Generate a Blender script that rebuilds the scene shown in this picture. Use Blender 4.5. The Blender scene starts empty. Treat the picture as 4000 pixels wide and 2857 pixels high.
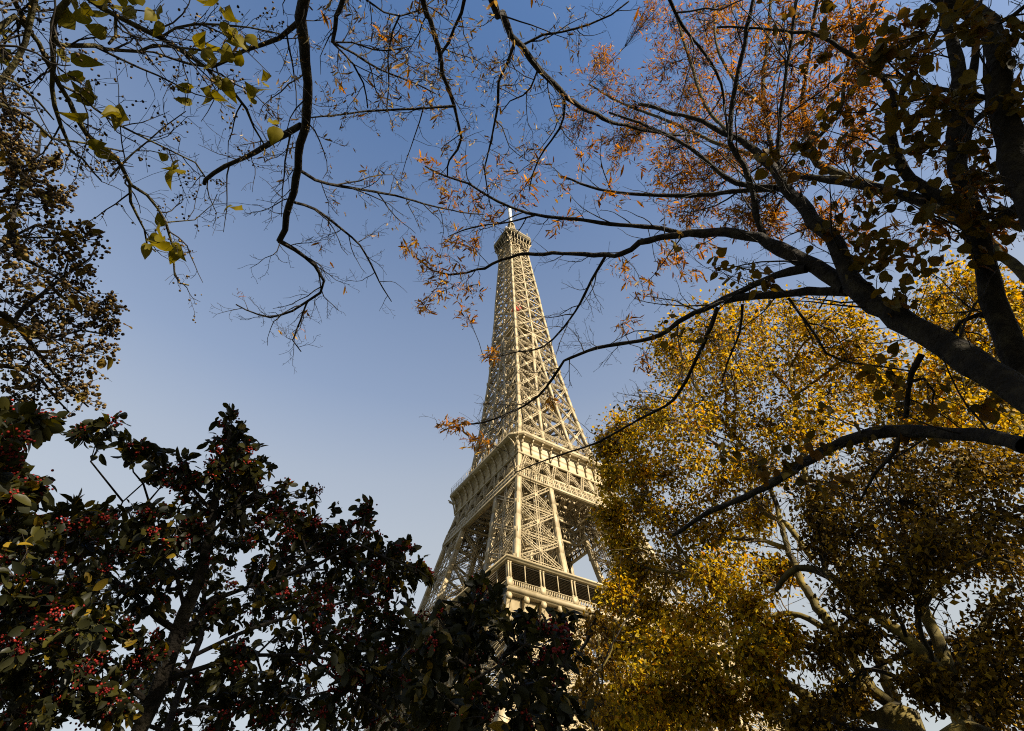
import bpy, math, random
import numpy as np
from mathutils import Matrix, Vector
PI = math.pi
rng = np.random.default_rng(7)
D = bpy.data
scene = bpy.context.scene
COL = scene.collection

# ------------------------------------------------------------------ camera
CAM = np.array([123.137, -95.476, 1.568])
yaw, pit, rol = np.radians([53.801, 48.675, -3.493])
FPX = 2214.32                                   # focal length in pixels of the 4000 px photograph
FWD = np.array([-np.sin(yaw)*np.cos(pit), np.cos(yaw)*np.cos(pit), np.sin(pit)])
_R = np.array([np.cos(yaw), np.sin(yaw), 0.0]); _U = np.cross(_R, FWD)
RGT = _R*np.cos(rol) + _U*np.sin(rol); UPV = -_R*np.sin(rol) + _U*np.cos(rol)
HF = np.array([-np.sin(yaw), np.cos(yaw), 0.0])  # level forward
cam_d = D.cameras.new('camera'); cam = D.objects.new('camera', cam_d); COL.objects.link(cam)
m = Matrix.Identity(4)
for i in range(3):
    m[i][0] = RGT[i]; m[i][1] = UPV[i]; m[i][2] = -FWD[i]; m[i][3] = CAM[i]
cam.matrix_world = m
cam_d.sensor_width = 36.0; cam_d.lens = FPX/4000*36.0
cam_d.clip_start = 0.05; cam_d.clip_end = 6000
scene.camera = cam

# ------------------------------------------------------------------ light
SUN_EL, SUN_AZ = math.radians(25), math.radians(14)      # azimuth from +X towards +Y
SUN = np.array([math.cos(SUN_EL)*math.cos(SUN_AZ), math.cos(SUN_EL)*math.sin(SUN_AZ), math.sin(SUN_EL)])
w = D.worlds.new('World'); scene.world = w; w.use_nodes = True
nt = w.node_tree; bg = nt.nodes['Background']
sky = nt.nodes.new('ShaderNodeTexSky'); sky.sky_type = 'NISHITA'; sky.sun_disc = False
sky.sun_elevation = SUN_EL; sky.sun_rotation = math.atan2(SUN[0], SUN[1])
sky.altitude = 50; sky.air_density = 1.0; sky.dust_density = 0.3; sky.ozone_density = 4.2
# pale autumn air low in the sky: the clear sky is mixed towards a milky tone near the horizon
tc = nt.nodes.new('ShaderNodeTexCoord'); sx = nt.nodes.new('ShaderNodeSeparateXYZ'); nt.links.new(tc.outputs['Generated'], sx.inputs[0])
hr = nt.nodes.new('ShaderNodeValToRGB'); nt.links.new(sx.outputs[2], hr.inputs[0])
els = hr.color_ramp.elements
for _ in range(4): els.new(.5)
for e_, (p_, f_) in zip(els, ((0, .9), (.26, .82), (.515, .67), (.60, .55), (.707, .31), (.97, .0))): e_.position = p_; e_.color = (f_, f_, f_, 1)
SKY = .08
mx = nt.nodes.new('ShaderNodeMix'); mx.data_type = 'RGBA'; nt.links.new(hr.outputs[0], mx.inputs[0]); nt.links.new(sky.outputs[0], mx.inputs[6])
EXPO = 1.58
hz = [c/(SKY*2**EXPO) for c in (.62, .62, .56)]; mx.inputs[7].default_value = (*hz, 1)
nt.links.new(mx.outputs[2], bg.inputs[0]); bg.inputs[1].default_value = SKY
sun_d = D.lights.new('sun', 'SUN'); sun = D.objects.new('sun', sun_d); COL.objects.link(sun)
sun_d.energy = 5.0; sun_d.angle = math.radians(0.5); sun_d.color = (1.0, 0.91, 0.74)
sun.rotation_euler = Vector(SUN).to_track_quat('Z', 'Y').to_euler()
scene.view_settings.view_transform = 'Standard'; scene.view_settings.look = 'None'
scene.view_settings.exposure = EXPO; scene.view_settings.gamma = 1.0
scene.view_settings.use_curve_mapping = False
scene.cycles.filter_width = 1.05; scene.cycles.use_denoising = False; scene.cycles.max_bounces = 6; scene.cycles.transparent_max_bounces = 4
scene.cycles.diffuse_bounces = 3; scene.cycles.transmission_bounces = 4

# ------------------------------------------------------------------ helpers
def nrm(v):
    v = np.asarray(v, float); return v/np.maximum(np.linalg.norm(v, axis=-1, keepdims=True), 1e-9)
def ray(px, py):
    return nrm(FWD + RGT*(px-2000)/FPX - UPV*(py-1428.5)/FPX)
def at(px, py, d):
    return CAM + ray(px, py)*d
def polar(az, hor, z):                             # a point round the camera: azimuth right of the view, level distance, height
    a = math.radians(az); return np.array([CAM[0], CAM[1], 0]) + hor*(HF*math.cos(a) + _R*math.sin(a)) + np.array([0, 0, z])

class MB:
    """collects boxes, tubes and sheets and links them as one mesh"""
    def __init__(s): s.v = []; s.f4 = []; s.f3 = []; s.n = 0; s.b = []
    def add(s, v, f4=None, f3=None):
        v = np.asarray(v, float).reshape(-1, 3)
        if f4 is not None and len(f4): s.f4.append(np.asarray(f4, int) + s.n)
        if f3 is not None and len(f3): s.f3.append(np.asarray(f3, int) + s.n)
        s.v.append(v); s.n += len(v)
    def beam(s, p, q, w, d, up=(0, 0, 1), w2=None, d2=None):
        s.b.append((*p, *q, w, d, *up, w if w2 is None else w2, d if d2 is None else d2))
    def box(s, x0, x1, y0, y1, z0, z1):
        s.beam((x0, (y0+y1)/2, (z0+z1)/2), (x1, (y0+y1)/2, (z0+z1)/2), y1-y0, z1-z0)
    def flush(s):
        if not s.b: return
        B = np.array(s.b, float); s.b = []
        P, Q, U = B[:, 0:3], B[:, 3:6], B[:, 8:11]
        a = nrm(Q-P)
        par = np.abs(np.sum(a*nrm(U), 1)) > .995
        U = np.where(par[:, None], np.array([1.0, .013, 0]), U)
        u = nrm(U - a*np.sum(U*a, 1, keepdims=True)); v = np.cross(a, u)
        wv = v*B[:, 6:7]/2; du = u*B[:, 7:8]/2; wv2 = v*B[:, 11:12]/2; du2 = u*B[:, 12:13]/2
        V = np.stack([P-wv-du, P+wv-du, P+wv+du, P-wv+du, Q-wv2-du2, Q+wv2-du2, Q+wv2+du2, Q-wv2+du2], 1)
        F = np.array([[0, 3, 2, 1], [4, 5, 6, 7], [0, 1, 5, 4], [1, 2, 6, 5], [2, 3, 7, 6], [3, 0, 4, 7]])
        n = len(B)
        s.add(V.reshape(-1, 3), (F[None] + 8*np.arange(n)[:, None, None]).reshape(-1, 4))
    def tube(s, pts, rad, sides=6, cap=True):
        P = np.asarray(pts, float); n = len(P); r = np.broadcast_to(np.asarray(rad, float), (n,))
        T = np.gradient(P, axis=0); T = nrm(T)
        ref = np.array([0.31, 0.17, 0.93]) if abs(T[0] @ np.array([.31, .17, .93])) < .9 else np.array([.9, -.3, .1])
        u = nrm(ref - T*(T @ ref)[:, None]); v = np.cross(T, u)
        a = np.arange(sides)*2*PI/sides
        V = P[:, None] + r[:, None, None]*(np.cos(a)[None, :, None]*u[:, None] + np.sin(a)[None, :, None]*v[:, None])
        i = np.arange(n-1)[:, None]*sides; j = np.arange(sides)[None]; k = (j+1) % sides
        F = np.stack([i+j, i+k, i+sides+k, i+sides+j], -1).reshape(-1, 4)
        V = V.reshape(-1, 3)
        f3 = None
        if cap:
            V = np.vstack([V, P[-1:] + T[-1:]*r[-1]*.6]); e = (n-1)*sides
            f3 = np.array([[e+q, e+(q+1) % sides, n*sides] for q in range(sides)])
        s.add(V, F, f3)
    def cyl(s, c, r0, r1, z0, z1, sides=16):
        a = np.arange(sides)*2*PI/sides; cs = np.stack([np.cos(a), np.sin(a)], 1)
        V = np.vstack([np.c_[cs*r0 + c[:2], np.full(sides, z0)], np.c_[cs*r1 + c[:2], np.full(sides, z1)], [[c[0], c[1], z0], [c[0], c[1], z1]]])
        j = np.arange(sides); k = (j+1) % sides
        s.add(V, np.stack([j, k, sides+k, sides+j], 1), np.vstack([np.stack([k, j, np.full(sides, 2*sides)], 1), np.stack([sides+j, sides+k, np.full(sides, 2*sides+1)], 1)]))
    def build(s, name, mat, parent=None, smooth=False):
        s.flush()
        me = D.meshes.new(name)
        V = np.vstack(s.v) if s.v else np.zeros((0, 3))
        f4 = np.vstack(s.f4) if s.f4 else np.zeros((0, 4), int); f3 = np.vstack(s.f3) if s.f3 else np.zeros((0, 3), int)
        me.vertices.add(len(V)); me.vertices.foreach_set('co', V.ravel())
        me.loops.add(f4.size + f3.size); me.loops.foreach_set('vertex_index', np.concatenate([f4.ravel(), f3.ravel()]).astype(np.int32))
        me.polygons.add(len(f4)+len(f3))
        st = np.concatenate([np.arange(len(f4))*4, f4.size + np.arange(len(f3))*3]).astype(np.int32)
        me.polygons.foreach_set('loop_start', st)
        if smooth: me.polygons.foreach_set('use_smooth', np.ones(len(st), bool))
        me.update(calc_edges=True); me.validate()
        if mat: me.materials.append(mat)
        o = D.objects.new(name, me); COL.objects.link(o)
        if parent is not None: attach(o, parent)
        return o

def attach(o, parent):                             # keeps world position; parents are never rotated or scaled
    o.parent = parent
    o.matrix_parent_inverse = Matrix.Translation(-world_loc(parent))
def world_loc(o):
    return Vector(o.get('_at', (0, 0, 0)))
def empty(name, loc=(0, 0, 0)):
    o = D.objects.new(name, None); COL.objects.link(o); o.location = loc
    if any(abs(c) > 1e-9 for c in loc): o['_at'] = tuple(float(c) for c in loc)
    o.empty_display_size = .3
    return o
def tag(o, label=None, cat=None, group=None, kind=None):
    if label: o['label'] = label
    if cat: o['category'] = cat
    if group: o['group'] = group
    if kind: o['kind'] = kind
    return o
def rotcopy(o, k, parent):                         # the same part turned by k quarter turns about the tower axis
    c = o.copy(); COL.objects.link(c); c.parent = parent
    c.matrix_parent_inverse = o.matrix_parent_inverse.copy()
    c.rotation_euler = (0, 0, k*PI/2); return c

# ------------------------------------------------------------------ materials
def new_mat(name):
    M = D.materials.new(name); M.use_nodes = True; return M, M.node_tree, M.node_tree.nodes['Principled BSDF']
def ramp(nt, fac, stops):
    r = nt.nodes.new('ShaderNodeValToRGB'); e = r.color_ramp.elements
    while len(e) < len(stops): e.new(.5)
    for el, (p, c) in zip(e, stops): el.position = p; el.color = (*c, 1)
    if fac is not None: nt.links.new(fac, r.inputs[0])
    return r
def noise_mat(name, stops, scale=3.0, rough=.6, detail=6, bump=0.0, bscale=20, coord='Object', spec=.5, metal=0.0, stretch=None):
    M, nt, b = new_mat(name)
    tc = nt.nodes.new('ShaderNodeTexCoord'); n = nt.nodes.new('ShaderNodeTexNoise')
    src = tc.outputs[coord]
    if stretch:
        mp = nt.nodes.new('ShaderNodeMapping'); mp.inputs['Scale'].default_value = stretch; nt.links.new(src, mp.inputs[0]); src = mp.outputs[0]
    nt.links.new(src, n.inputs['Vector']); n.inputs['Scale'].default_value = scale; n.inputs['Detail'].default_value = detail
    r = ramp(nt, n.outputs['Fac'], stops); nt.links.new(r.outputs[0], b.inputs['Base Color'])
    b.inputs['Roughness'].default_value = rough; b.inputs['Specular IOR Level'].default_value = spec; b.inputs['Metallic'].default_value = metal
    if bump:
        n2 = nt.nodes.new('ShaderNodeTexNoise'); n2.inputs['Scale'].default_value = bscale; n2.inputs['Detail'].default_value = 8
        nt.links.new(src, n2.inputs['Vector'])
        bp = nt.nodes.new('ShaderNodeBump'); bp.inputs['Strength'].default_value = bump; bp.inputs['Distance'].default_value = .05
        nt.links.new(n2.outputs['Fac'], bp.inputs['Height']); nt.links.new(bp.outputs[0], b.inputs['Normal'])
    return M
def leaf_mat(name, stops, trans=.4, rough=.55, tint=(1.0, .85, .35), spec=.12):
    M, nt, b = new_mat(name)
    g = nt.nodes.new('ShaderNodeNewGeometry')
    r = ramp(nt, g.outputs['Random Per Island'], stops)
    nt.links.new(r.outputs[0], b.inputs['Base Color'])
    b.inputs['Roughness'].default_value = rough; b.inputs['Specular IOR Level'].default_value = spec
    t = nt.nodes.new('ShaderNodeBsdfTranslucent'); mx = nt.nodes.new('ShaderNodeMixShader'); mc = nt.nodes.new('ShaderNodeMix')
    mc.data_type = 'RGBA'; mc.blend_type = 'MULTIPLY'; mc.inputs[0].default_value = 1.0
    nt.links.new(r.outputs[0], mc.inputs[6]); mc.inputs[7].default_value = (*tint, 1)
    nt.links.new(mc.outputs[2], t.inputs[0])
    mx.inputs[0].default_value = trans
    nt.links.new(b.outputs[0], mx.inputs[1]); nt.links.new(t.outputs[0], mx.inputs[2])
    nt.links.new(mx.outputs[0], nt.nodes['Material Output'].inputs[0])
    return M
IRON = noise_mat('iron_paint', [(.3, (.20, .148, .072)), (.5, (.262, .198, .104)), (.72, (.31, .242, .134))], .5, .6, bump=.1, bscale=1.5)
DARK_MESH = noise_mat('dark_wire_mesh', [(.3, (.035, .03, .028)), (.7, (.07, .06, .05))], 2.0, .7)
WOOD = noise_mat('dark_stained_wood', [(.3, (.05, .037, .022)), (.7, (.10, .076, .046))], 2.0, .7)
WHITE = noise_mat('white_paint', [(.3, (.42, .40, .37)), (.7, (.5, .48, .45))], 1.0, .4)
STONE = noise_mat('pier_stone', [(.3, (.38, .33, .25)), (.7, (.5, .44, .34))], .6, .8, bump=.3, bscale=4)
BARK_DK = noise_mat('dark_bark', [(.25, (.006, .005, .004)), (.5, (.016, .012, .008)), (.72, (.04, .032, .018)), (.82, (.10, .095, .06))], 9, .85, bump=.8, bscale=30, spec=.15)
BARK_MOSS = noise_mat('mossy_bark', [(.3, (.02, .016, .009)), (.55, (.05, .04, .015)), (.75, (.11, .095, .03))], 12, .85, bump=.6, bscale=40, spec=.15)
BARK_PLANE = noise_mat('mottled_plane_bark', [(.36, (.02, .015, .005)), (.45, (.055, .04, .009)), (.55, (.12, .085, .015)), (.68, (.19, .14, .03))], 2.2, .8, bump=.4, bscale=14, spec=.2)
TWIG = noise_mat('twig_bark', [(.3, (.008, .006, .005)), (.7, (.03, .022, .014))], 6, .8, spec=.2)
TWIG_LT = noise_mat('pale_twig_bark', [(.3, (.05, .034, .018)), (.7, (.16, .115, .06))], 6, .8, spec=.2)
L_LIME = leaf_mat('dull_yellow_lime_leaf', [(0, (.05, .04, .006)), (.35, (.09, .066, .008)), (.7, (.13, .088, .010)), (1, (.10, .045, .010))], .5, tint=(1.1, .8, .3))
L_BRACT = leaf_mat('orange_brown_bract', [(0, (.05, .024, .005)), (.35, (.18, .085, .008)), (.7, (.36, .18, .012)), (.93, (.44, .25, .03)), (1, (.46, .36, .2))], .5, tint=(1.1, .7, .3))
L_DRY = leaf_mat('dry_brown_bract', [(0, (.05, .03, .012)), (.6, (.15, .085, .03)), (1, (.34, .26, .16))], .4)
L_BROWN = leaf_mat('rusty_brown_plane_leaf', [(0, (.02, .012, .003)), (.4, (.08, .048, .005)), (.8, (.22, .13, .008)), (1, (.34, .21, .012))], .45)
L_PLANE = leaf_mat('golden_plane_leaf', [(0, (.03, .026, .003)), (.22, (.13, .10, .005)), (.45, (.38, .26, .006)), (.85, (.52, .33, .008)), (1, (.30, .12, .007))], .52, tint=(1.1, .9, .3))  # dark end of the ramp paints deep crown shade into random leaves
L_ORANGE = leaf_mat('orange_autumn_leaf', [(0, (.04, .021, .003)), (.4, (.16, .09, .006)), (.8, (.30, .18, .009)), (1, (.38, .19, .012))], .45, tint=(1.1, .8, .3))
L_BIG = leaf_mat('yellow_green_broad_leaf', [(0, (.06, .05, .005)), (.5, (.16, .125, .008)), (.8, (.30, .22, .014)), (1, (.42, .34, .06))], .5, tint=(1.1, 1.0, .25))
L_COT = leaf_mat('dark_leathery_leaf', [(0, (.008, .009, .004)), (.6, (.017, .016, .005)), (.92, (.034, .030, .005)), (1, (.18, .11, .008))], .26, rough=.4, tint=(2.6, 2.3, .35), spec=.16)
BERRY = leaf_mat('red_berry_skin', [(0, (.07, .006, .006)), (.6, (.13, .009, .007)), (1, (.22, .018, .008))], .05, rough=.4, tint=(1, .3, .2))
L_CAPS = leaf_mat('brown_seed_capsule', [(0, (.02, .012, .006)), (.5, (.08, .048, .016)), (1, (.22, .14, .04))], .2, rough=.6)
L_DEEP = leaf_mat('shade_tree_leaf', [(0, (.04, .045, .01)), (1, (.14, .11, .02))], .25)
GRASS = noise_mat('lawn_grass', [(.3, (.018, .026, .008)), (.7, (.04, .045, .014))], 1.2, .9, bump=.4, bscale=30)
GRAVEL = noise_mat('path_gravel', [(.3, (.05, .042, .03)), (.7, (.085, .072, .055))], 6, .95, bump=.4, bscale=60)
YELLOW = noise_mat('yellow_car_paint', [(.3, (.62, .38, .03)), (.7, (.72, .46, .05))], 1, .4)
RED = noise_mat('red_fabric', [(.3, (.42, .05, .03)), (.7, (.55, .08, .05))], 3, .8)
GLASS, _nt, _b = new_mat('dark_window_glass'); _b.inputs['Base Color'].default_value = (.03, .035, .04, 1); _b.inputs['Roughness'].default_value = .12

# ------------------------------------------------------------------ ground
g = MB(); S = 4000
g.add([(-S, -S, 0), (S, -S, 0), (S, S, 0), (-S, S, 0)], [[0, 1, 2, 3]])
tag(g.build('ground', GRASS), kind='structure')
g = MB()
pth = [polar(-120, 30, 0), polar(-150, 6, 0), polar(100, 3.0, 0), polar(85, 14, 0), polar(88, 60, 0)]
pth = np.array(pth); tt = nrm(np.gradient(pth, axis=0)); sd = np.stack([-tt[:, 1], tt[:, 0], 0*tt[:, 0]], 1)
v = np.stack([pth-sd*1.5, pth+sd*1.5], 1).reshape(-1, 3) + [0, 0, .004]
g.add(v, [[2*i, 2*i+1, 2*i+3, 2*i+2] for i in range(len(pth)-1)])
tag(g.build('path', GRAVEL), kind='structure')
g = MB(); g.add([(-66, -66, .006), (66, -66, .006), (66, 66, .006), (-66, 66, .006)], [[0, 1, 2, 3]])
tag(g.build('forecourt', GRAVEL), kind='structure')

# ------------------------------------------------------------------ the lattice tower
ZS = [0, 20, 40, 57, 66, 85, 98, 110.3, 127, 146, 175, 214, 225, 262, 280]
AS = [62.5, 48.5, 38, 31.4, 29.1, 24.5, 21.5, 18.6, 15.2, 12.9, 10.2, 8.15, 7.75, 5.9, 5.3]
def H(z): return float(np.interp(z, ZS, AS))
def WP(z): return float(np.interp(z, [0, 57, 74, 110, 116.5], [25, 16.6, 14.4, 11.2, 10.6]))
def lat(mb, p, q, w, d, up, c=.16, l=.09, pitch=None, faces=2):
    """a laced box girder from p to q: four chords and zigzag lacing on its two broad faces; up = normal of those faces"""
    p = np.asarray(p, float); q = np.asarray(q, float); a = nrm(q-p); L = np.linalg.norm(q-p)
    n = nrm(np.asarray(up, float) - a*(np.asarray(up, float) @ a)); s = np.cross(a, n)
    n_ = max(2, int(round(L/(pitch or w*1.45))))
    for o in ((-d/2, d/2) if faces == 2 else (0,)):
        for e in (-w/2, w/2): mb.beam(p+n*o+s*e, q+n*o+s*e, c, c, n)
        for i in range(n_):
            e = w/2 if i % 2 else -w/2
            mb.beam(p+a*L*i/n_+n*o+s*e, p+a*L*(i+1)/n_+n*o-s*e, l, l*.6, n)
tower = tag(empty('lattice_tower'), 'tall tapering cream iron lattice tower rising behind the trees', 'tower')

def pcorner(cx, cy, z, ins=.6):
    W = WP(z); h = H(z)
    x = h - ins if cx == 0 else h - W + ins
    y = -(h - ins) if cy == 0 else -(h - W + ins)
    return np.array([x, y, z])
def pier(z_nodes, name, cw0, cw1, gw):
    body = MB()
    for f in range(4):                              # outer +x, outer -y, inner x, inner y
        A, B, nv = [((0, 0), (0, 1), (1, 0, .12)), ((0, 0), (1, 0), (0, -1, .12)), ((1, 0), (1, 1), (-1, 0, 0)), ((0, 1), (1, 1), (0, 1, 0))][f]
        for z0, z1 in zip(z_nodes[:-1], z_nodes[1:]):
            a0, b0, a1, b1 = pcorner(*A, z0), pcorner(*B, z0), pcorner(*A, z1), pcorner(*B, z1)
            lat(body, a0, b0, gw, gw*.7, nv); lat(body, a0, b1, gw*.85, gw*.6, nv); lat(body, b0, a1, gw*.85, gw*.6, nv)
            lat(body, (a0+b0)/2, (a1+b1)/2, gw*.8, gw*.8, nv)
            for (pt, s_) in ((a0, 1.9), (b0, 1.9), ((a0+b0+a1+b1)/4, 1.3)):   # gusset plates
                e = nrm(b0-a0); body.beam(pt - e*s_/2 + np.array(nv)*.34, pt + e*s_/2 + np.array(nv)*.34, s_*.8, .06, nv)
    for z0, z1 in zip(z_nodes[:-1], z_nodes[1:]):   # diaphragms and inner stays
        c = [pcorner(0, 0, z0), pcorner(0, 1, z0), pcorner(1, 1, z0), pcorner(1, 0, z0)]
        d = [pcorner(0, 0, z1), pcorner(0, 1, z1), pcorner(1, 1, z1), pcorner(1, 0, z1)]
        lat(body, c[0], c[2], .6, .4, (0, 0, 1), .13, .07); lat(body, c[1], c[3], .6, .4, (0, 0, 1), .13, .07)
        lat(body, c[0], d[2], .45, .3, (1, 1, 0), .12, .07); lat(body, c[2], d[0], .45, .3, (1, 1, 0), .12, .07)
    cols = []
    for cx in (0, 1):
        for cy in (0, 1):
            cm = MB(); zz = np.linspace(z_nodes[0], z_nodes[-1], 7)
            cw = np.linspace(cw0, cw1, 7)
            for i in range(6):
                p, q = pcorner(cx, cy, zz[i], cw[i]/2), pcorner(cx, cy, zz[i+1], cw[i+1]/2)
                cm.beam(p, q, cw[i], cw[i], (1, 0, 0), cw[i+1], cw[i+1])
                for sx, sy in ((1, 0), (-1, 0), (0, 1), (0, -1)):     # raised angle irons along the edges
                    t = np.array([-sy, sx, 0])
                    for e in (-1, 1):
                        o0 = np.array([sx, sy, 0])*(cw[i]/2+.02) + t*e*(cw[i]/2-.13); o1 = np.array([sx, sy, 0])*(cw[i+1]/2+.02) + t*e*(cw[i+1]/2-.13)
                        cm.beam(p+o0, q+o1, .2, .05, (sx, sy, 0))
            cols.append(cm)
    root = body.build(name, IRON, tower)
    kids = [c.build('corner_column', IRON, root) for c in cols]
    for k in (1, 2, 3):
        r2 = rotcopy(root, k, tower)
        for c in kids:
            cc = c.copy(); COL.objects.link(cc); cc.parent = r2
    return root
PN = [57.0, 68.9, 77.9, 88.4, 99.3, 109.9]
pier(PN, 'middle_pier', 1.45, 1.2, 1.0)
pier([0.6, 11, 22, 32, 41, 49, 56], 'lower_pier', 2.2, 1.6, 1.3)
ft = MB()
for cx in (0, 1):
    for cy in (0, 1):
        c = pcorner(cx, cy, 0.6, 1.2)
        ft.beam(c-[0, 0, .8], c+[0, 0, 1.6], 5.2, 5.2, (1, 0, 0), 4.0, 4.0)
ft0 = ft.build('masonry_footing', STONE, tower)
for k in (1, 2, 3): rotcopy(ft0, k, tower)

# upper shaft: one latticed face and one corner column, each turned four times
NZ1 = [117.2, 126.6, 137.6, 148.4, 159.4, 170.5, 180.1, 189.8]
NZ2 = [189.8, 199.3, 208.4, 217.1, 224.9, 232, 239.7, 246.8, 253, 259, 265, 271.5]
def inn(z): return float(np.interp(z, [116, 189.8, 300], [6.7, .35, 0]))
up_n = (1, 0, .1)
fm = MB()
def fp(y, z, ins=.5): return np.array([H(z)-ins, y, z])
for z0, z1 in zip(NZ1[:-1], NZ1[1:]):
    h0, h1, i0, i1 = H(z0)-.5, H(z1)-.5, inn(z0), inn(z1)
    for s in (-1, 1):
        a0, b0, a1, b1 = fp(s*h0, z0), fp(s*i0, z0), fp(s*h1, z1), fp(s*i1, z1)
        fm.beam(b0, b1, .95, .9, up_n)
        lat(fm, a0, b0, .75, .5, up_n, .2, .1); lat(fm, a0, b1, .62, .5, up_n, .2, .1); lat(fm, b0, a1, .62, .5, up_n, .2, .1)
        for pt in (a0, b0, (a0+b0+a1+b1)/4): fm.beam(pt+[.42, -.9, 0], pt+[.42, .9, 0], 1.5, .06, up_n)
        # the pier's inner faces, one pier width behind, and the stays between
        q0, q1 = np.array([i0, s*h0*.98, z0]), np.array([i1, s*h1*.98, z1]); r0, r1 = np.array([i0, s*i0, z0]), np.array([i1, s*i1, z1])
        if s < 0:
            fm.beam(r0, r1, .8, .8, (1, 0, 0))
        lat(fm, b0, r0, .6, .4, (0, 0, 1), .16, .08); lat(fm, b0, r1, .5, .4, (0, 1, 0), .16, .08); lat(fm, r0, b1, .5, .4, (0, 1, 0), .16, .08)
        lat(fm, a0, r0, .5, .3, (0, 0, 1), .14, .08); lat(fm, a1, r0, .4, .3, (0, 1, 0), .14, .08)
    if i0 > 1.0:
        c0, c1, d0, d1 = fp(-i0, z0), fp(i0, z0), fp(-i1, z1), fp(i1, z1)
        lat(fm, c0, c1, .7, .5, up_n, .18, .1); lat(fm, c0, d1, .5, .4, up_n, .16, .1); lat(fm, c1, d0, .5, .4, up_n, .16, .1)
for z0, z1 in zip(NZ2[:-1], NZ2[1:]):
    h0, h1 = H(z0)-.45, H(z1)-.45
    a, b, c, d = fp(-h0, z0, .45), fp(h0, z0, .45), fp(-h1, z1, .45), fp(h1, z1, .45)
    m0, m1 = (a+b)/2, (c+d)/2
    fm.beam(m0, m1, .75, .6, up_n)
    fm.beam(a, b, .7, .5, up_n)
    for p, q in ((a, m1), (m0, c), (m0, d), (b, m1)): lat(fm, p, q, .45, .35, up_n, .17, .09)
    for pt in (m0, (a+m0+c+m1)/4, (b+m0+d+m1)/4): fm.beam(pt+[.33, -.6, 0], pt+[.33, .6, 0], 1.0, .06, up_n)
    fm.beam(a, [0, 0, z0], .3, .3); fm.beam(m0, [0, 0, (z0+z1)/2], .22, .22); fm.beam([H(z0)-1.8, -1.6, z0], [H(z1)-1.8, -1.6, z1], .35, .35, (1, 0, 0))
f0 = fm.build('upper_lattice_face', IRON, tower)
cm = MB(); zz = np.linspace(116.9, 276, 26)
for z0, z1 in zip(zz[:-1], zz[1:]):
    w0, w1 = np.interp([z0, z1], [117, 276], [1.15, .85])
    p, q = np.array([H(z0)-w0/2, -H(z0)+w0/2, z0]), np.array([H(z1)-w1/2, -H(z1)+w1/2, z1])
    cm.beam(p, q, w0, w0, (1, 0, 0), w1, w1)
    for sx, sy in ((1, 0), (0, -1)):
        t = np.array([-sy, sx, 0])
        for e in (-1, 1): cm.beam(p+np.array([sx, sy, 0])*(w0/2+.02)+t*e*(w0/2-.12), q+np.array([sx, sy, 0])*(w1/2+.02)+t*e*(w1/2-.12), .18, .05, (sx, sy, 0))
c0 = cm.build('corner_column', IRON, tower)
for k in (1, 2, 3): rotcopy(f0, k, tower); rotcopy(c0, k, tower)

# lift shaft, stairs and the half-way platform inside the shaft
ls = MB()
for sx in (-1, 1):
    for sy in (-1, 1):
        ls.beam((sx*2.2, sy*2.2, 116), (sx*2.2, sy*2.2, 274), .35, .35, (1, 0, 0))
for z in np.arange(118, 272, 4.0):
    for k in range(4):
        r = Matrix.Rotation(k*PI/2, 3, 'Z')
        a, b, c = (np.array(r @ Vector(t)) for t in ((2.2, -2.2, z), (2.2, 2.2, z), (2.2, 2.2, z+4)))
        ls.beam(a, b, .2, .2); ls.beam(a, c, .16, .16)
ls.build('lift_shaft', IRON, tower)
st = MB()
for i, z in enumerate(np.arange(117, 268, 3.0)):
    s = 1 if i % 2 else -1; x = H(z)*.33+1.2
    st.beam((x, -s*1.8, z), (x, s*1.8, z+3), .9, .18); st.beam((x+.5, -s*1.8, z+1), (x+.5, s*1.8, z+4), .06, .06)
st.build('stairway', IRON, tower)
for k in range(4):
    st = MB(); cxm, cym = [(1, -1), (1, 1), (-1, 1), (-1, -1)][k]
    for i, z in enumerate(np.arange(58, 109, 2.6)):
        c = H(z)-WP(z)/2; s = 1 if i % 2 else -1
        st.beam((cxm*c, cym*c-s*2.4, z), (cxm*c, cym*c+s*2.4, z+2.6), 1.0, .2)
        st.beam((cxm*c+.55, cym*c-s*2.4, z+1), (cxm*c+.55, cym*c+s*2.4, z+3.6), .07, .07)
    st.build('stairway', IRON, tower)
hp = MB(); h = H(196)-1.4
for x0, x1, y0, y1 in ((-h, h, -h, -3), (-h, h, 3, h), (-h, -3, -2.99, 2.99), (3, h, -2.99, 2.99)): hp.box(x0, x1, y0, y1, 195.6, 196.2)
for k in range(4):
    r = Matrix.Rotation(k*PI/2, 3, 'Z')
    for zz_, t in ((197.0, .5), (199.9, .7)):
        hp.beam(np.array(r @ Vector((h-.5, -h+.6, zz_))), np.array(r @ Vector((h-.5, h-.6, zz_))), t, .15, (r @ Vector((1, 0, 0))))
hp.build('halfway_platform', IRON, tower)

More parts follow.
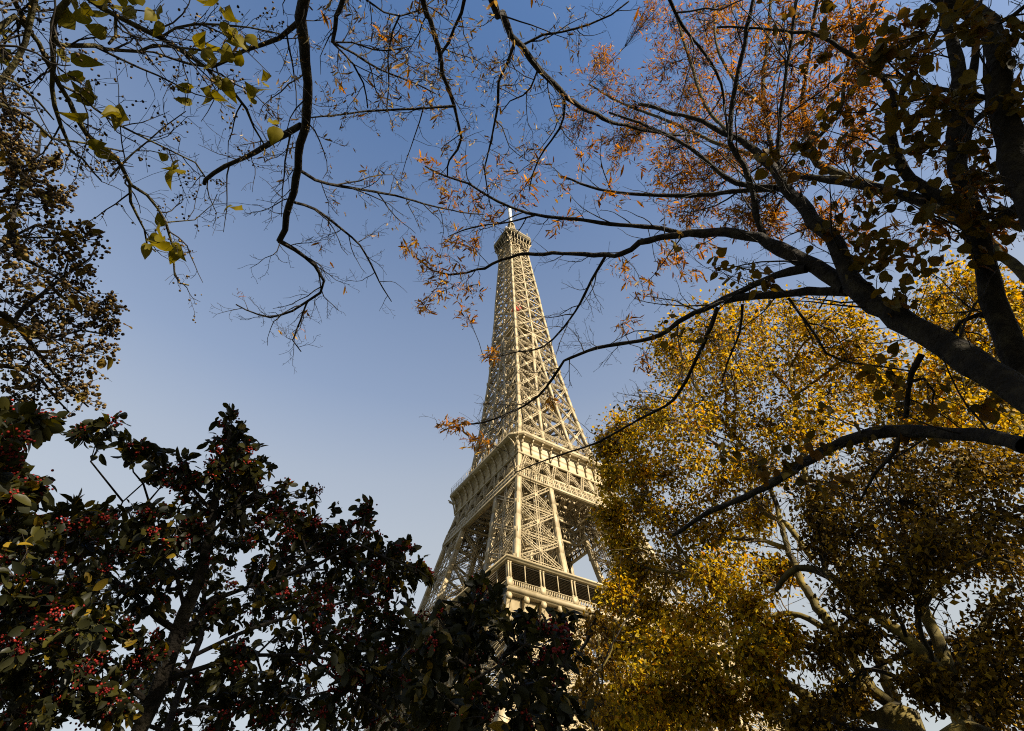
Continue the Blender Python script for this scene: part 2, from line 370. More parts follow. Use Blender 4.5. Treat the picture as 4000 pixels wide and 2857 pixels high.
# second gallery --------------------------------------------------
GH, GC, GB, Z0, Z1 = 21.2, 3.2, 18.75, 110.2, 116.25
sg = MB()
def ring(h, c, z): return np.array([(h, -h+c, z), (h, h-c, z), (h-c, h, z), (-h+c, h, z), (-h, h-c, z), (-h, -h+c, z), (-h+c, -h, z), (h-c, -h, z)])
def rings(mb, L):
    V = np.vstack(L); n = 8; F = []
    for i in range(len(L)-1):
        for j in range(n): F.append([i*n+j, i*n+(j+1) % n, (i+1)*n+(j+1) % n, (i+1)*n+j])
    mb.add(V, F)
rings(sg, [ring(GB-.5, .02, Z0), ring(GB+.18, .02, Z0), ring(GB+.18, .02, Z0+.5), ring(GB, .02, Z0+.55), ring(GB, .03, Z0+3.1), ring(GB+.06, .04, Z0+3.15), ring(GB+.06, .05, Z0+3.45), ring(GB+.02, .2, Z0+4.2),
           ring(GB+.12, .5, Z0+4.9), ring(GB+.5, 1.3, Z0+5.5), ring(GB+1.3, 2.4, Z0+5.72), ring(GH-.12, GC, Z1-.12), ring(GH-.12, GC, Z1), ring(GH+.12, GC+.05, Z1+.05), ring(GH+.12, GC+.05, Z1+.42), ring(GH, GC, Z1+.5), ring(GH, GC, Z1+.95), ring(GH-.5, GC, Z1+.95),
           ring(GH-.5, GC, Z1+.3), ring(8.5, .5, Z1+.3), ring(8.5, .5, Z1-.2), ring(GB-.3, .03, Z1-.25), ring(GB-.3, .02, Z0)])
gal = sg.build('second_gallery', IRON, tower)
br = MB(); prof = [(GB-.02, Z0+.7), (GB+.22, Z0+2.2), (GB+.42, Z0+3.5), (GB+.85, Z0+4.7), (GB+1.6, Z0+5.6), (GH-.25, Z1-.1)]
ys = [-18.6, -17.2] + [(-14 + 3.5*i) for i in range(9)] + [17.2, 18.6]
for i in range(len(prof)-1):
    (xa, za), (xb, zb) = prof[i], prof[i+1]
    br.beam((xa+.12, 0, za), (xb+.12, 0, zb), .38, .62, (1, 0, 0))
b0 = br.build('gallery_bracket', IRON, gal)
first = True
for k in range(4):
    for y in np.arange(-17.5, 17.6, 3.5):
        o = b0 if first else b0.copy()
        if not first: COL.objects.link(o); o.parent = gal
        first = False
        o.location = (Matrix.Rotation(k*PI/2, 3, 'Z') @ Vector((0, y, 0))); o.rotation_euler = (0, 0, k*PI/2)
cb = MB()
for dx, dy in ((GH-1.2-GB, .55), (.55, GH-1.2-GB)):                 # twin ribs at the corner
    pp = [(GB, Z0+.7), (GB+.15, Z0+2.2), (GB+.3, Z0+3.5)]
    P = [np.array([GB+.05, -GB-.05, Z0+.6]), np.array([GB+.1+dx*.1, -GB-.1-dy*.1, Z0+2.4]), np.array([GB+.15+dx*.3, -GB-.15-dy*.3, Z0+4.2]), np.array([GB+.3+dx*.7, -GB-.3-dy*.7, Z0+5.3]), np.array([GB+.6+dx*1.15, -GB-.6-dy*1.15, Z1-.1])]
    for p, q in zip(P[:-1], P[1:]): cb.beam(p, q, .35, .4, (1, -1, 0))
cbo = cb.build('corner_bracket', IRON, gal)
for k in (1, 2, 3): rotcopy(cbo, k, gal)
rl = MB()
for a, b in zip(ring(GH-.15, GC, 0), np.roll(ring(GH-.15, GC, 0), -1, 0)):
    L = np.linalg.norm(b-a); n = max(2, int(L/1.6))
    for z in (117.9, 118.4, 119.0, 119.7): rl.beam(a+[0, 0, z], b+[0, 0, z], .05, .05)
    for i in range(n): p = a+(b-a)*i/n; rl.beam(p+[0, 0, 117.1], p+[0, 0, 119.7]-nrm(p*[1, 1, 0])*.25, .08, .08, (1, 0, 0))
rl.build('gallery_railing', IRON, gal)
# girder belt and the truss of triangles under the gallery
bm = MB()
def hx(y, z, o=.1): return np.array([H(z)+o, y, z])
za, zb = 99.5, 103.2
for z, t in ((za, .75), (zb, .75), ((za+zb)/2, .32)):
    bm.beam(hx(-H(z), z), hx(H(z), z), t, .3, (1, 0, .2)); 
bm.beam(hx(-H(za), za-.36, -.7), hx(H(za), za-.36, -.7), 1.4, .08, (0, 0, 1))
n = 20
for i in range(n+1):
    f = -1+2*i/n; bm.beam(hx(f*H(za), za, .08), hx(f*H(zb), zb, .08), .62, .22, (1, 0, .2))
    if i < n:
        for g_ in (.38, .7):
            f2 = -1+2*(i+g_)/n; bm.beam(hx(f2*H(za), za, .06), hx(f2*H(zb), zb, .06), .24, .16, (1, 0, .2))
zc = 110.1; N = 7
for i in range(N):
    y0, y1 = -H(zb)*.95 + 2*H(zb)*.95*i/N, -H(zb)*.95 + 2*H(zb)*.95*(i+1)/N
    ym = (y0+y1)/2*.97
    lat(bm, hx(y0, zb), hx(ym, zc, -.2), .75, .5, (1, 0, .2), .2, .1); lat(bm, hx(ym, zc, -.2), hx(y1, zb), .75, .5, (1, 0, .2), .2, .1)
    lat(bm, hx((y0+ym)/2, 106.6, -.1), hx((y1+ym)/2, 106.6, -.1), .35, .3, (1, 0, .2), .12, .08)
# inner belt between the piers and the floor joists above it
for z in (za, zb): bm.beam((H(z)-WP(z), -H(z), z), (H(z)-WP(z), H(z), z), .7, .4, (1, 0, 0))
for i in range(17):
    y = -16+2*i; lat(bm, (H(za)-WP(za), y, za), (H(za)-WP(za), y+(2 if i % 2 else -2), zb), .4, .3, (1, 0, 0), .14, .08)
for i, y in enumerate(np.arange(-16, 17, 3.2)):
    bm.beam((H(104)-.8, y, 104.4+.12), (0.6, y, 104.4+.12), .35, .9, (0, 0, 1)); lat(bm, (H(100)-1, y, 100.5), (H(100)-9.5, y+3, 100.5), .5, .3, (0, 0, 1), .14, .08)
b1 = bm.build('girder_belt', IRON, tower)
for k in (1, 2, 3): rotcopy(b1, k, tower)
fl = MB()
for x0, x1, y0, y1 in ((-17.6, 17.6, -17.6, -7), (-17.6, 17.6, 7, 17.6), (-17.6, -7, -6.99, 6.99), (7, 17.6, -6.99, 6.99)): fl.box(x0, x1, y0, y1, 110.35, 110.6)
fl.build('gallery_floor', IRON, gal)
# stairwork, tanks and cabins that stand on the second floor, inside the shaft
cb = MB()
for k in range(4):
    r = Matrix.Rotation(k*PI/2, 3, 'Z')
    def q(x, y, z): return np.array(r @ Vector((x, y, z)))
    cb.beam(q(14.4, -12, 119), q(14.4, 12, 119), 3.4, .2, q(1, 0, 0)); cb.beam(q(13, -13, 121), q(13, 13, 121), 2.8, .25, (0, 0, 1))
    for y in np.arange(-11, 11.1, 2.2): cb.beam(q(14.55, y, 117.4), q(14.55, y, 120.6), .2, .2, (1, 0, 0))
cb.build('second_floor_cabin', IRON, tower)

# first gallery ---------------------------------------------------
HF1 = 35.25
fg = MB()
def sq(h, z): return np.array([(h, -h, z), (h, h, z), (-h, h, z), (-h, -h, z)])
def sqrings(mb, L):
    V = np.vstack(L); F = []
    for i in range(len(L)-1):
        for j in range(4): F.append([i*4+j, i*4+(j+1) % 4, (i+1)*4+(j+1) % 4, (i+1)*4+j])
    mb.add(V, F)
sqrings(fg, [sq(24, 55.9), sq(33.6, 55.9), sq(33.6, 51.8), sq(33.9, 51.75), sq(33.9, 51.2), sq(33.3, 51.2), sq(33.3, 55.2), sq(23.7, 55.2)])
sqrings(fg, [sq(33.3, 56.02), sq(35.0, 56.02), sq(35.0, 56.25), sq(35.35, 56.3), sq(35.45, 56.9), sq(35.3, 57.2), sq(24, 57.2), sq(24, 55.98)])
gl = fg.build('first_gallery', IRON, tower)
rf = MB()
sqrings(rf, [sq(28.6, 62.55), sq(35.55, 62.5), sq(35.75, 62.62), sq(35.75, 63.1), sq(35.9, 63.15), sq(35.9, 63.5), sq(35.7, 63.6), sq(28.6, 63.7), sq(28.6, 62.56)])
roof = rf.build('gallery_roof', IRON, gl)
sl = MB()
for k in range(4):
    r = Matrix.Rotation(k*PI/2, 3, 'Z')
    for x in np.arange(28.9, 35.3, .55):
        sl.beam(np.array(r @ Vector((x, -x+.05, 62.33))), np.array(r @ Vector((x, x-.6, 62.33))), .2, .3, (0, 0, 1))
sl.build('slatted_ceiling', WOOD, roof)
def balus(mb):
    mb.beam((35.15, -35.25, 58.5), (35.15, 35.0, 58.5), .34, .16); mb.beam((35.15, -35.25, 57.3), (35.15, 35.0, 57.3), .34, .2)
    for i, y in enumerate(np.arange(-34.9, 35, .46)): mb.beam((35.15, y, 57.38), (35.15, y, 58.44), .17, .12, (1, 0, 0))
    for y in np.r_[-35.0, np.array([-26.7, -18.4, -10.1, -1.8, 1.8, 10.1, 18.4, 26.7])]: mb.beam((35.17, y, 57.2), (35.17, y, 58.75), 1.3, .45, (1, 0, 0))
ba = MB(); balus(ba); bo = ba.build('balustrade', IRON, gl)
for k in (1, 2, 3): rotcopy(bo, k, gl)
pairs = [-26.7, -18.4, -10.1, -1.8, 1.8, 10.1, 18.4, 26.7]
singles = [-31.0, -22.55, -14.25, -5.9, 5.9, 14.25, 22.55, 31.0]
def colmb(t):
    c = MB(); c.beam((0, 0, 58.75), (0, 0, 62.5), t, t, (1, 0, 0)); c.beam((0, 0, 58.75), (0, 0, 59.0), t*1.5, t*1.5, (1, 0, 0)); c.beam((0, 0, 62.2), (0, 0, 62.49), t*1.5, t*1.5, (1, 0, 0)); return c
cthick = colmb(.3).build('gallery_column', IRON, gl); cthin = colmb(.18).build('gallery_column', IRON, gl)
used = set(); rear = []
for k in range(4):
    for y, src in [(v+e, cthick) for v in pairs for e in (-.4, .4)] + [(v, cthin) for v in singles] + [(-34.6, cthick), (-35.15, cthick), (34.6, cthick)]:
        p = Matrix.Rotation(k*PI/2, 3, 'Z') @ Vector((35.15, y, 0))
        if k in (1, 2): rear.append((p, .3 if src is cthick else .18)); continue
        o = src
        if src.name in used: o = src.copy(); COL.objects.link(o); o.parent = gl
        used.add(src.name); o.location = p
rc = MB()
for p, t in rear: rc.beam((p.x, p.y, 58.75), (p.x, p.y, 62.5), t, t, (1, 0, 0))
tag(rc.build('gallery_column', IRON, gl), kind='stuff')
co = MB()
pr = [(33.62, 52.3), (33.9, 52.2), (34.2, 52.8), (34.25, 53.6), (34.5, 54.3), (35.0, 54.9), (35.1, 55.9), (33.62, 55.9)]
V = [(x, y, z) for y in (-.42, .42) for x, z in pr]; n = len(pr)
co.add(V, [[j, (j+1) % n, n+(j+1) % n, n+j] for j in range(n)], [[0, j+1, j] for j in range(1, n-1)] + [[n, n+j, n+j+1] for j in range(1, n-1)])
for (x, z, r_) in ((34.72, 55.25, .62), (34.15, 52.75, .4)):
    a = np.linspace(0, 2*PI, 15)[:-1]
    for rr, hw in ((r_, .46), (r_*.55, .52)):
        Vv = np.vstack([np.c_[x+rr*np.cos(a), np.full(14, -hw), z+rr*np.sin(a)], np.c_[x+rr*np.cos(a), np.full(14, hw), z+rr*np.sin(a)]])
        j = np.arange(14); kk = (j+1) % 14
        co.add(Vv, np.stack([j, j+14, kk+14, kk], 1), np.vstack([[[0, q_, q_+1] for q_ in range(1, 13)], [[14, 14+q_+1, 14+q_] for q_ in range(1, 13)]]))
c1 = co.build('scroll_console', IRON, gl); first = True
for k in (0, 3):
    for y in np.arange(-35.0, 34, 4.2):
        o = c1 if first else c1.copy()
        if not first: COL.objects.link(o); o.parent = gl
        first = False
        o.location = Matrix.Rotation(k*PI/2, 3, 'Z') @ Vector((0, y, 0)); o.rotation_euler = (0, 0, k*PI/2)
# frieze panels with raised frames between the consoles, and the truss skirt below
fz = MB()
for k in range(4):
    r = Matrix.Rotation(k*PI/2, 3, 'Z')
    def q(x, y, z): return np.array(r @ Vector((x, y, z)))
    for y in np.arange(-35.0, 31, 4.2):
        y0, y1 = y+.7, min(y+3.5, 33)
        for z in (52.4, 55.4): fz.beam(q(33.63, y0, z), q(33.63, y1, z), .14, .08, q(1, 0, 0))
        for yy in (y0, y1): fz.beam(q(33.63, yy, 52.4), q(33.63, yy, 55.4), .14, .08, q(1, 0, 0))
    for i in range(16):
        y = -30+i*3.75; lat(fz, q(32.6, y, 51.1), q(33.2, y+1.87, 46), .5, .4, q(1, 0, 0), .15, .1); lat(fz, q(33.2, y+1.87, 46), q(32.6, y+3.75, 51.1), .5, .4, q(1, 0, 0), .15, .1)
    fz.beam(q(33.2, -34, 45.8), q(33.2, 34, 45.8), .8, .5, q(1, 0, 0))
    # ribs under the floor
    for y in np.arange(-30, 31, 4.0): fz.beam(q(33, y, 54.7), q(24, y, 54.7), .3, .9)
fz.build('frieze', IRON, gl)
ar = MB()
for t0, t1 in zip(np.linspace(0, PI, 33)[:-1], np.linspace(0, PI, 33)[1:]):
    def ap(t, rr): z = 8+rr*math.sin(t); return np.array([H(z)-.8, -rr*math.cos(t), z])
    ar.beam(ap(t0, 37), ap(t1, 37), .5, .6, (1, 0, 0)); ar.beam(ap(t0, 34), ap(t1, 34), .5, .6, (1, 0, 0))
    lat(ar, ap(t0, 34), ap(t1, 37), .4, .3, (1, 0, 0), .14, .1); ar.beam(ap(t0, 34), ap(t0, 37), .35, .35, (1, 0, 0))
a0 = ar.build('base_arch', IRON, tower)
for k in (1, 2, 3): rotcopy(a0, k, tower)
# trusses spanning between the piers behind the first gallery (dark lattice seen through the gaps)
ip = MB()
for k in range(4):
    r = Matrix.Rotation(k*PI/2, 3, 'Z')
    def q(x, y, z): return np.array(r @ Vector((x, y, z)))
    for z, t in ((93.0, .7), (97.4, .7)): ip.beam(q(H(95)-WP(95)-1, -13, z), q(H(95)-WP(95)-1, 13, z), t, .5, q(1, 0, 0))
    for i in range(13):
        y = -13+2*i; ip.beam(q(H(95)-WP(95)-1, y, 93), q(H(95)-WP(95)-1, y+2, 97.4), .35, .3, q(1, 0, 0)); ip.beam(q(H(95)-WP(95)-1, y+2, 93), q(H(95)-WP(95)-1, y, 97.4), .35, .3, q(1, 0, 0))
ip.build('inner_tie_girder', IRON, tower)

# top gallery, cabin and mast -------------------------------------
tg = MB(); TH, TC = 8.25, 2.35
rings(tg, [ring(5.0, 1.0, 276.6), ring(TH-.15, TC, 276.6), ring(TH+.02, TC, 276.5), ring(TH+.02, TC, 278.9), ring(TH+.2, TC, 278.95), ring(TH+.2, TC, 279.25), ring(TH-.2, TC, 279.3), ring(5.0, 1.0, 279.3), ring(5.0, 1.0, 276.6)])
top = tg.build('top_gallery', IRON, tower)
sf = MB(); rings(sf, [ring(5.0, 1.0, 276.45), ring(7.95, 2.2, 276.45), ring(7.95, 2.2, 276.58)]); 
for x in np.arange(-7.5, 7.6, .75): sf.beam((x, -7.4, 276.35), (x, 7.4, 276.35), .1, .16)
sf.build('mesh_soffit', DARK_MESH, top)
for k, (p0, p1) in enumerate(zip(ring(TH+.02, TC, 0), np.roll(ring(TH+.02, TC, 0), -1, 0))):
    wn = MB(); e = nrm(p1-p0); L = np.linalg.norm(p1-p0); nn = max(1, int(L/1.9)); out = np.array([e[1], -e[0], 0])
    for i in range(nn):
        c = p0+e*L*(i+.5)/nn + out*.02; wn.beam(c-e*.62+[0, 0, 278.15], c+e*.62+[0, 0, 278.15], .5, .06, out)
    wn.build('slot_window', GLASS, top)
tb = MB(); h0 = H(264)
for k in range(4):
    r = Matrix.Rotation(k*PI/2, 3, 'Z')
    def q(x, y, z): return np.array(r @ Vector((x, y, z)))
    for (tx, ty) in ((TH, -TH+TC), (TH-TC, -TH)):
        prev = None
        for s in np.linspace(0, 1, 8):
            e = 1-math.cos(s*PI/2); z = 264.5+12*math.sin(s*PI/2)
            p = q(h0+(tx-h0)*e, -h0+(ty+h0)*e, z)
            if prev is not None: tb.beam(prev, p, .5, .4, q(1, -1, 0))
            prev = p
    for y in np.linspace(-4.6, 4.6, 7): tb.beam(q(5.7, y, 269), q(7.9, y*1.35, 276.4), .22, .22)
    for y in np.linspace(-5, 4, 6): tb.beam(q(5.6, y, 269), q(6.4, y+.9, 274), .18, .18); tb.beam(q(5.6, y+.9, 269), q(6.4, y, 274), .18, .18)
    tb.beam(q(5.75, -5.7, 269), q(5.75, 5.7, 269), .5, .4); tb.beam(q(6.4, -6.4, 274), q(6.4, 6.4, 274), .35, .35)
tb.build('flared_brace', IRON, top)
cg = MB()
for a, b in zip(ring(6.6, 1.8, 0), np.roll(ring(6.6, 1.8, 0), -1, 0)):
    n = 6
    for z in (279.4, 280.6, 281.8, 283.2): cg.beam(a+[0, 0, z], b+[0, 0, z], .16, .16)
    for i in range(n): p = a+(b-a)*i/n; cg.beam(p+[0, 0, 279.3], p*[.97, .97, 1]+[0, 0, 283.2], .14, .14, (1, 0, 0))
rings(cg, [ring(6.7, 1.8, 283.2), ring(6.7, 1.8, 283.5), ring(3.0, .8, 283.9)])
cg.build('caged_deck', IRON, top)
cp = MB()
rings(cp, [ring(3.6, 1.0, 283.6), ring(3.4, 1.0, 289), ring(3.9, 1.1, 289.1), ring(3.9, 1.1, 289.6), ring(2.0, .6, 290.6)])
for sx in (-1, 1):
    for sy in (-1, 1): cp.beam((sx*1.9, sy*1.9, 290), (sx*1.2, sy*1.2, 301), .4, .4, (1, 0, 0))
for z in np.arange(290.5, 300, 1.6):
    s = 1.9-.7*(z-290)/11
    for k in range(4):
        r = Matrix.Rotation(k*PI/2, 3, 'Z'); cp.beam(np.array(r @ Vector((s, -s, z))), np.array(r @ Vector((s, s, z))), .2, .2); cp.beam(np.array(r @ Vector((s, -s, z))), np.array(r @ Vector((s-.1, s-.1, z+1.6))), .18, .18)
cp.cyl((0, 0), 1.7, 1.7, 296.8, 297.2); cp.cyl((0, 0), 1.9, 1.9, 301, 301.5)
cp.build('lantern_tower', IRON, tower)
ms = MB(); ms.cyl((0, 0), 1.05, 1.0, 301.5, 321.6, 20); ms.cyl((0, 0), 1.3, 1.3, 321.6, 322.2, 20); ms.cyl((0, 0), .12, .08, 322.2, 323.2, 6)
for z in (306, 311, 316): ms.cyl((0, 0), 1.14, 1.14, z, z+.3, 20)
ms.build('antenna_mast', WHITE, tower)
for i in range(34):
    a = rng.uniform(0, 2*PI); k = i % 8
    e0, e1 = ring(TH-.3, TC, 279.3)[k], np.roll(ring(TH-.3, TC, 279.3), -1, 0)[k]
    p = e0+(e1-e0)*rng.uniform() if i < 22 else np.array([rng.uniform(-5, 5), rng.uniform(-5, 5), 283.6])
    an = MB(); hh = rng.uniform(1.6, 4.2)
    an.beam(p, p+[0, 0, hh], .12, .12, (1, 0, 0))
    if i % 3 == 0:
        an.cyl(p[:2]+[.2, -.2], .45, .5, p[2]+hh*.6, p[2]+hh*.6+.4, 10)
    else:
        for t in (.5, .75, .98): an.beam(p+[-.4, .3, hh*t], p+[.4, -.3, hh*t], .1, .1)
    an.build('antenna', WHITE, top)

def lift_car(loc, mat, lab, win):
    e = empty('elevator_car', loc); x, y, z = loc
    c = MB(); c.beam((x, y, z), (x, y, z+4.2), 3.6, 3.2, (1, 0, 0)); c.beam((x, y, z+4.2), (x, y, z+4.7), 2.8, 2.4, (1, 0, 0), 1.4, 1.2); c.beam((x, y, z-.4), (x, y, z-.01), 3.2, 2.8, (1, 0, 0)); c.build('cabin', mat, e)
    gm = MB()
    for dx, dy in ((1.62, 0), (-1.62, 0), (0, 1.82), (0, -1.82)):
        for o in (-.8, .8):
            p = np.array([x+dx+(o if dx == 0 else 0), y+dy+(o if dy == 0 else 0), z+2.6]); gm.beam(p-[0, 0, .7], p+[0, 0, .7], 1.1, .05, (dx, dy, 0))
    gm.build('window', GLASS, e); tag(e, lab, 'elevator', 'elevators inside the tower shaft')
lift_car((H(181)-5.2, 1.2, 180.5), YELLOW, 'yellow elevator car inside the lattice shaft below the halfway platform', 1)
lift_car((H(212)-4.6, -3.6, 210), RED, 'small red elevator car high inside the lattice shaft near its front corner', 1)
# things on the first gallery terrace
def parasol(p):
    e = empty('parasol', p); x, y, z = p
    mb = MB(); a = np.linspace(0, 2*PI, 9)[:-1]
    V = np.vstack([np.c_[x+1.5*np.cos(a), y+1.5*np.sin(a), np.full(8, z+2.25)], np.c_[x+1.5*np.cos(a), y+1.5*np.sin(a), np.full(8, z+2.1)], [[x, y, z+2.85]]])
    j = np.arange(8); k = (j+1) % 8
    mb.add(V, np.stack([8+j, 8+k, k, j], 1), np.stack([j, k, np.full(8, 16)], 1)); mb.build('canopy', RED, e)
    q = MB(); q.cyl((x, y), .03, .03, z, z+2.8, 8); q.cyl((x, y), .3, .28, z, z+.08, 12); q.build('pole', WHITE, e)
    tag(e, 'red parasol open behind the left balustrade of the first gallery', 'parasol')
parasol((20.6, -33.6, 57.2))
def planter(p, lab, m):
    e = empty('planter', p); x, y, z = p
    b = MB(); b.beam((x, y, z), (x, y, z+.8), .8, .8, (1, 0, 0), 1.0, 1.0); b.build('box', WHITE, e)
    l = MB()
    for _ in range(90):
        o = rng.normal(size=3)*[.4, .4, .3]; dd = nrm(rng.normal(size=3)); s = nrm(np.cross(dd, rng.normal(size=3)))
        c = np.array([x, y, z+1.25])+o; l.add([c-dd*.14, c+s*.07, c+dd*.14, c-s*.07], [[0, 1, 2, 3]])
    l.build('plants', m, e); tag(e, lab, 'planter', 'planters on the terrace')
planter((33.6, -33.9, 57.2), 'red flowered planter at the near corner of the first gallery', BERRY)
planter((33.5, -32.2, 57.2), 'yellow leaved planter on the first gallery, right of the near corner', L_PLANE)
planter((33.4, -24.6, 57.2), 'leafy yellow planter between the columns right of the yellow planter by the corner', L_PLANE)

# ------------------------------------------------------------------ trees
def smooth(P, R=None, step=.12, jit=0.0, seed=0):
    """Catmull-Rom through points, with a little natural unevenness"""
    P = np.asarray(P, float); n = len(P)
    Q = np.vstack([2*P[0]-P[1], P, 2*P[-1]-P[-2]]); out = []; rad = []
    for i in range(n-1):
        p0, p1, p2, p3 = Q[i], Q[i+1], Q[i+2], Q[i+3]
        k = max(1, min(14, int(np.linalg.norm(p2-p1)/step)))
        for t in np.arange(k)/k:
            out.append(.5*((2*p1) + (-p0+p2)*t + (2*p0-5*p1+4*p2-p3)*t*t + (-p0+3*p1-3*p2+p3)*t**3))
            if R is not None: rad.append(R[i]*(1-t)+R[i+1]*t)
    out.append(P[-1]); out = np.array(out)
    if R is not None: rad.append(R[-1]); rad = np.array(rad)
    if jit:
        g = np.random.default_rng(seed); amp = jit*np.minimum(1, np.arange(len(out))/3)[:, None]
        out = out + g.normal(size=out.shape)*amp
        if R is not None: rad = rad*(1+g.normal(size=len(rad))*.07)
    return out, rad

def trace(pts, half=None, dist=None):
    """limb given by photo pixels: pts [(px,py)...]; half widths in px at the ends; distance at both ends in metres"""
    n = len(pts); s = np.r_[0, np.cumsum(np.hypot(*np.diff(np.array(pts, float)[:, :2], axis=0).T))]; s = s/s[-1]
    d = np.interp(s, np.linspace(0, 1, len(dist)), dist); h = np.interp(s, np.linspace(0, 1, len(half)), half)
    P = np.array([at(p[0], p[1], dd) for p, dd in zip(pts, d)])
    R = h*((P-CAM) @ FWD)/FPX
    return P, R

def perp(d, g):
    v = np.cross(d, g.normal(size=3)); return v/np.linalg.norm(v)

def twigs(mb, P, R, spec, lev, g, tips, start=.12):
    """side shoots along a limb, recursively; tips collects (point, direction, level) for leaves"""
    seg = np.linalg.norm(np.diff(P, axis=0), axis=1); cum = np.r_[0, np.cumsum(seg)]; L = cum[-1]
    dens, ln, ang, kink, sides = spec[lev]
    n = g.poisson(dens*L*(1-start)) if lev else int(round(dens*L*(1-start)))
    az = g.uniform(0, 2*PI)
    for i in range(n):
        t = start + (1-start)*(i+g.uniform(.1, .9))/max(n, 1)
        s = t*L; k = min(len(seg)-1, int(np.searchsorted(cum, s))-1); k = max(k, 0)
        f = (s-cum[k])/max(seg[k], 1e-6); p = P[k]*(1-f)+P[k+1]*f; r = R[k]*(1-f)+R[k+1]*f
        T = (P[k+1]-P[k])/max(seg[k], 1e-6)
        u = perp(T, g); v = np.cross(T, u); az += 2.4+g.normal()*.5
        a = math.radians(ang+g.normal()*10)
        d = T*math.cos(a) + (u*math.cos(az)+v*math.sin(az))*math.sin(a)
        l = ln*g.uniform(.45, 1.15)*(1-.45*t)
        m_ = 6 if lev == 0 else (4 if lev == 1 else 2)
        pts = [p]; dd = d.copy()
        for j in range(m_):
            dd = nrm(dd + g.normal(size=3)*kink + np.array([0, 0, spec_lift])*.12); pts.append(pts[-1]+dd*l/m_)
        pts = np.array(pts); r0 = min(r*.62, l*.0105+.0014)
        rr = np.linspace(r0, max(r0*.35, RMIN), m_+1)
        mb.tube(pts, rr, sides, cap=False)
        if lev+1 < len(spec): twigs(mb, pts, rr, spec, lev+1, g, tips, .1)
        tips.append((pts[-1], dd, lev, p))
        if lev == len(spec)-2:
            for j in range(1, m_): tips.append((pts[j], nrm(dd+perp(dd, g)), lev, p))
spec_lift = 0.0; RMIN = .0016

def leafgeo(kind):
    if kind == 'heart':        # cupped heart-shaped leaf with a drawn-out tip, midrib fold
        o = [(0, 0), (.28, -.06), (.5, .16), (.52, .42), (.38, .68), (.16, .9), (0, 1.06), (-.16, .9), (-.38, .68), (-.52, .42), (-.5, .16), (-.28, -.06)]
        V = [(x, y, -.18*abs(x)*2 + .12*math.sin(y*3)) for x, y in o] + [(0, .45, .07)]
        return np.array(V), None, np.array([[12, i, (i+1) % 12] for i in range(12)])
    if kind == 'oval':
        o = [(0, 0), (.2, .18), (.3, .48), (.22, .8), (0, 1.0), (-.22, .8), (-.3, .48), (-.2, .18)]
        V = [(x, y, .22*abs(x)-.10*y*y) for x, y in o] + [(0, .5, -.04)]
        return np.array(V), None, np.array([[8, i, (i+1) % 8] for i in range(8)])
    if kind == 'bract':        # long papery bract with stalked fruits
        V = [(-.02, 0, 0), (.02, 0, 0), (.10, .3, .04), (-.10, .3, .04), (.11, .7, -.03), (-.11, .7, -.03), (.02, 1, -.12), (-.02, 1, -.12),
             (0, .4, .04), (.015, .4, .04), (.16, .62, .36), (.12, .64, .36), (.10, .6, .34), (.22, .6, .34), (.20, .72, .40), (.1, .72, .36)]
        return np.array(V), np.array([[0, 1, 2, 3], [3, 2, 4, 5], [5, 4, 6, 7], [8, 9, 10, 11], [12, 13, 14, 15]]), None
    if kind == 'palm':         # five-lobed plane leaf
        o = [(0, 0), (.2, .12), (.55, .02), (.4, .32), (.62, .55), (.3, .58), (0, 1.0), (-.3, .58), (-.62, .55), (-.4, .32), (-.55, .02), (-.2, .12)]
        V = [(x, y, .2*abs(x)-.15*y*y) for x, y in o] + [(0, .35, -.03)]
        return np.array(V), None, np.array([[12, i, (i+1) % 12] for i in range(12)])
    if kind == 'quad':
        return np.array([(0, 0, 0), (.36, .5, .12), (0, 1, -.1), (-.36, .5, .12)], float), None, np.array([[0, 1, 2], [0, 2, 3]])
    if kind == 'ball':
        V = [(0, 0, -.5), (.47, 0, 0), (0, .47, 0), (-.47, 0, 0), (0, -.47, 0), (0, 0, .5), ]
        V = np.array(V); a = np.arange(6)*PI/3
        V = np.vstack([[0, 0, -.5], np.c_[.42*np.cos(a), .42*np.sin(a), np.full(6, -.22)], np.c_[.42*np.cos(a+.5), .42*np.sin(a+.5), np.full(6, .22)], [0, 0, .5]])
        j = np.arange(6); k = (j+1) % 6
        return V, np.stack([1+j, 1+k, 7+k, 7+j], 1), np.vstack([np.stack([1+k, 1+j, 0*j], 1), np.stack([7+j, 7+k, 0*j+13], 1)])

def scatter(mb, kind, P, Dr, N, S, curl=None):
    """many leaves: base point, direction, normal, size"""
    V, f4, f3 = leafgeo(kind); P = np.asarray(P); n = len(P)
    if n == 0: return
    y = nrm(Dr); z = nrm(np.asarray(N) - y*np.sum(np.asarray(N)*y, 1, keepdims=True)); x = np.cross(y, z)
    S = np.asarray(S).reshape(-1, 1, 1)
    W = np.broadcast_to(V, (n, *V.shape)).copy()
    if curl is not None: W[:, :, 2] += -np.asarray(curl)[:, None]*(V[:, 1]**2)[None] ; W[:, :, 0] *= (1-.35*np.abs(np.asarray(curl)))[:, None]
    Q = P[:, None] + S*(W[:, :, :1]*x[:, None] + W[:, :, 1:2]*y[:, None] + W[:, :, 2:]*z[:, None])
    k = len(V); off = (np.arange(n)*k)[:, None, None]
    if f4 is not None: mb.add(Q.reshape(-1, 3), (f4[None]+off).reshape(-1, 4), (f3[None]+off).reshape(-1, 3) if f3 is not None else None)
    else: mb.add(Q.reshape(-1, 3), None, (f3[None]+off).reshape(-1, 3))

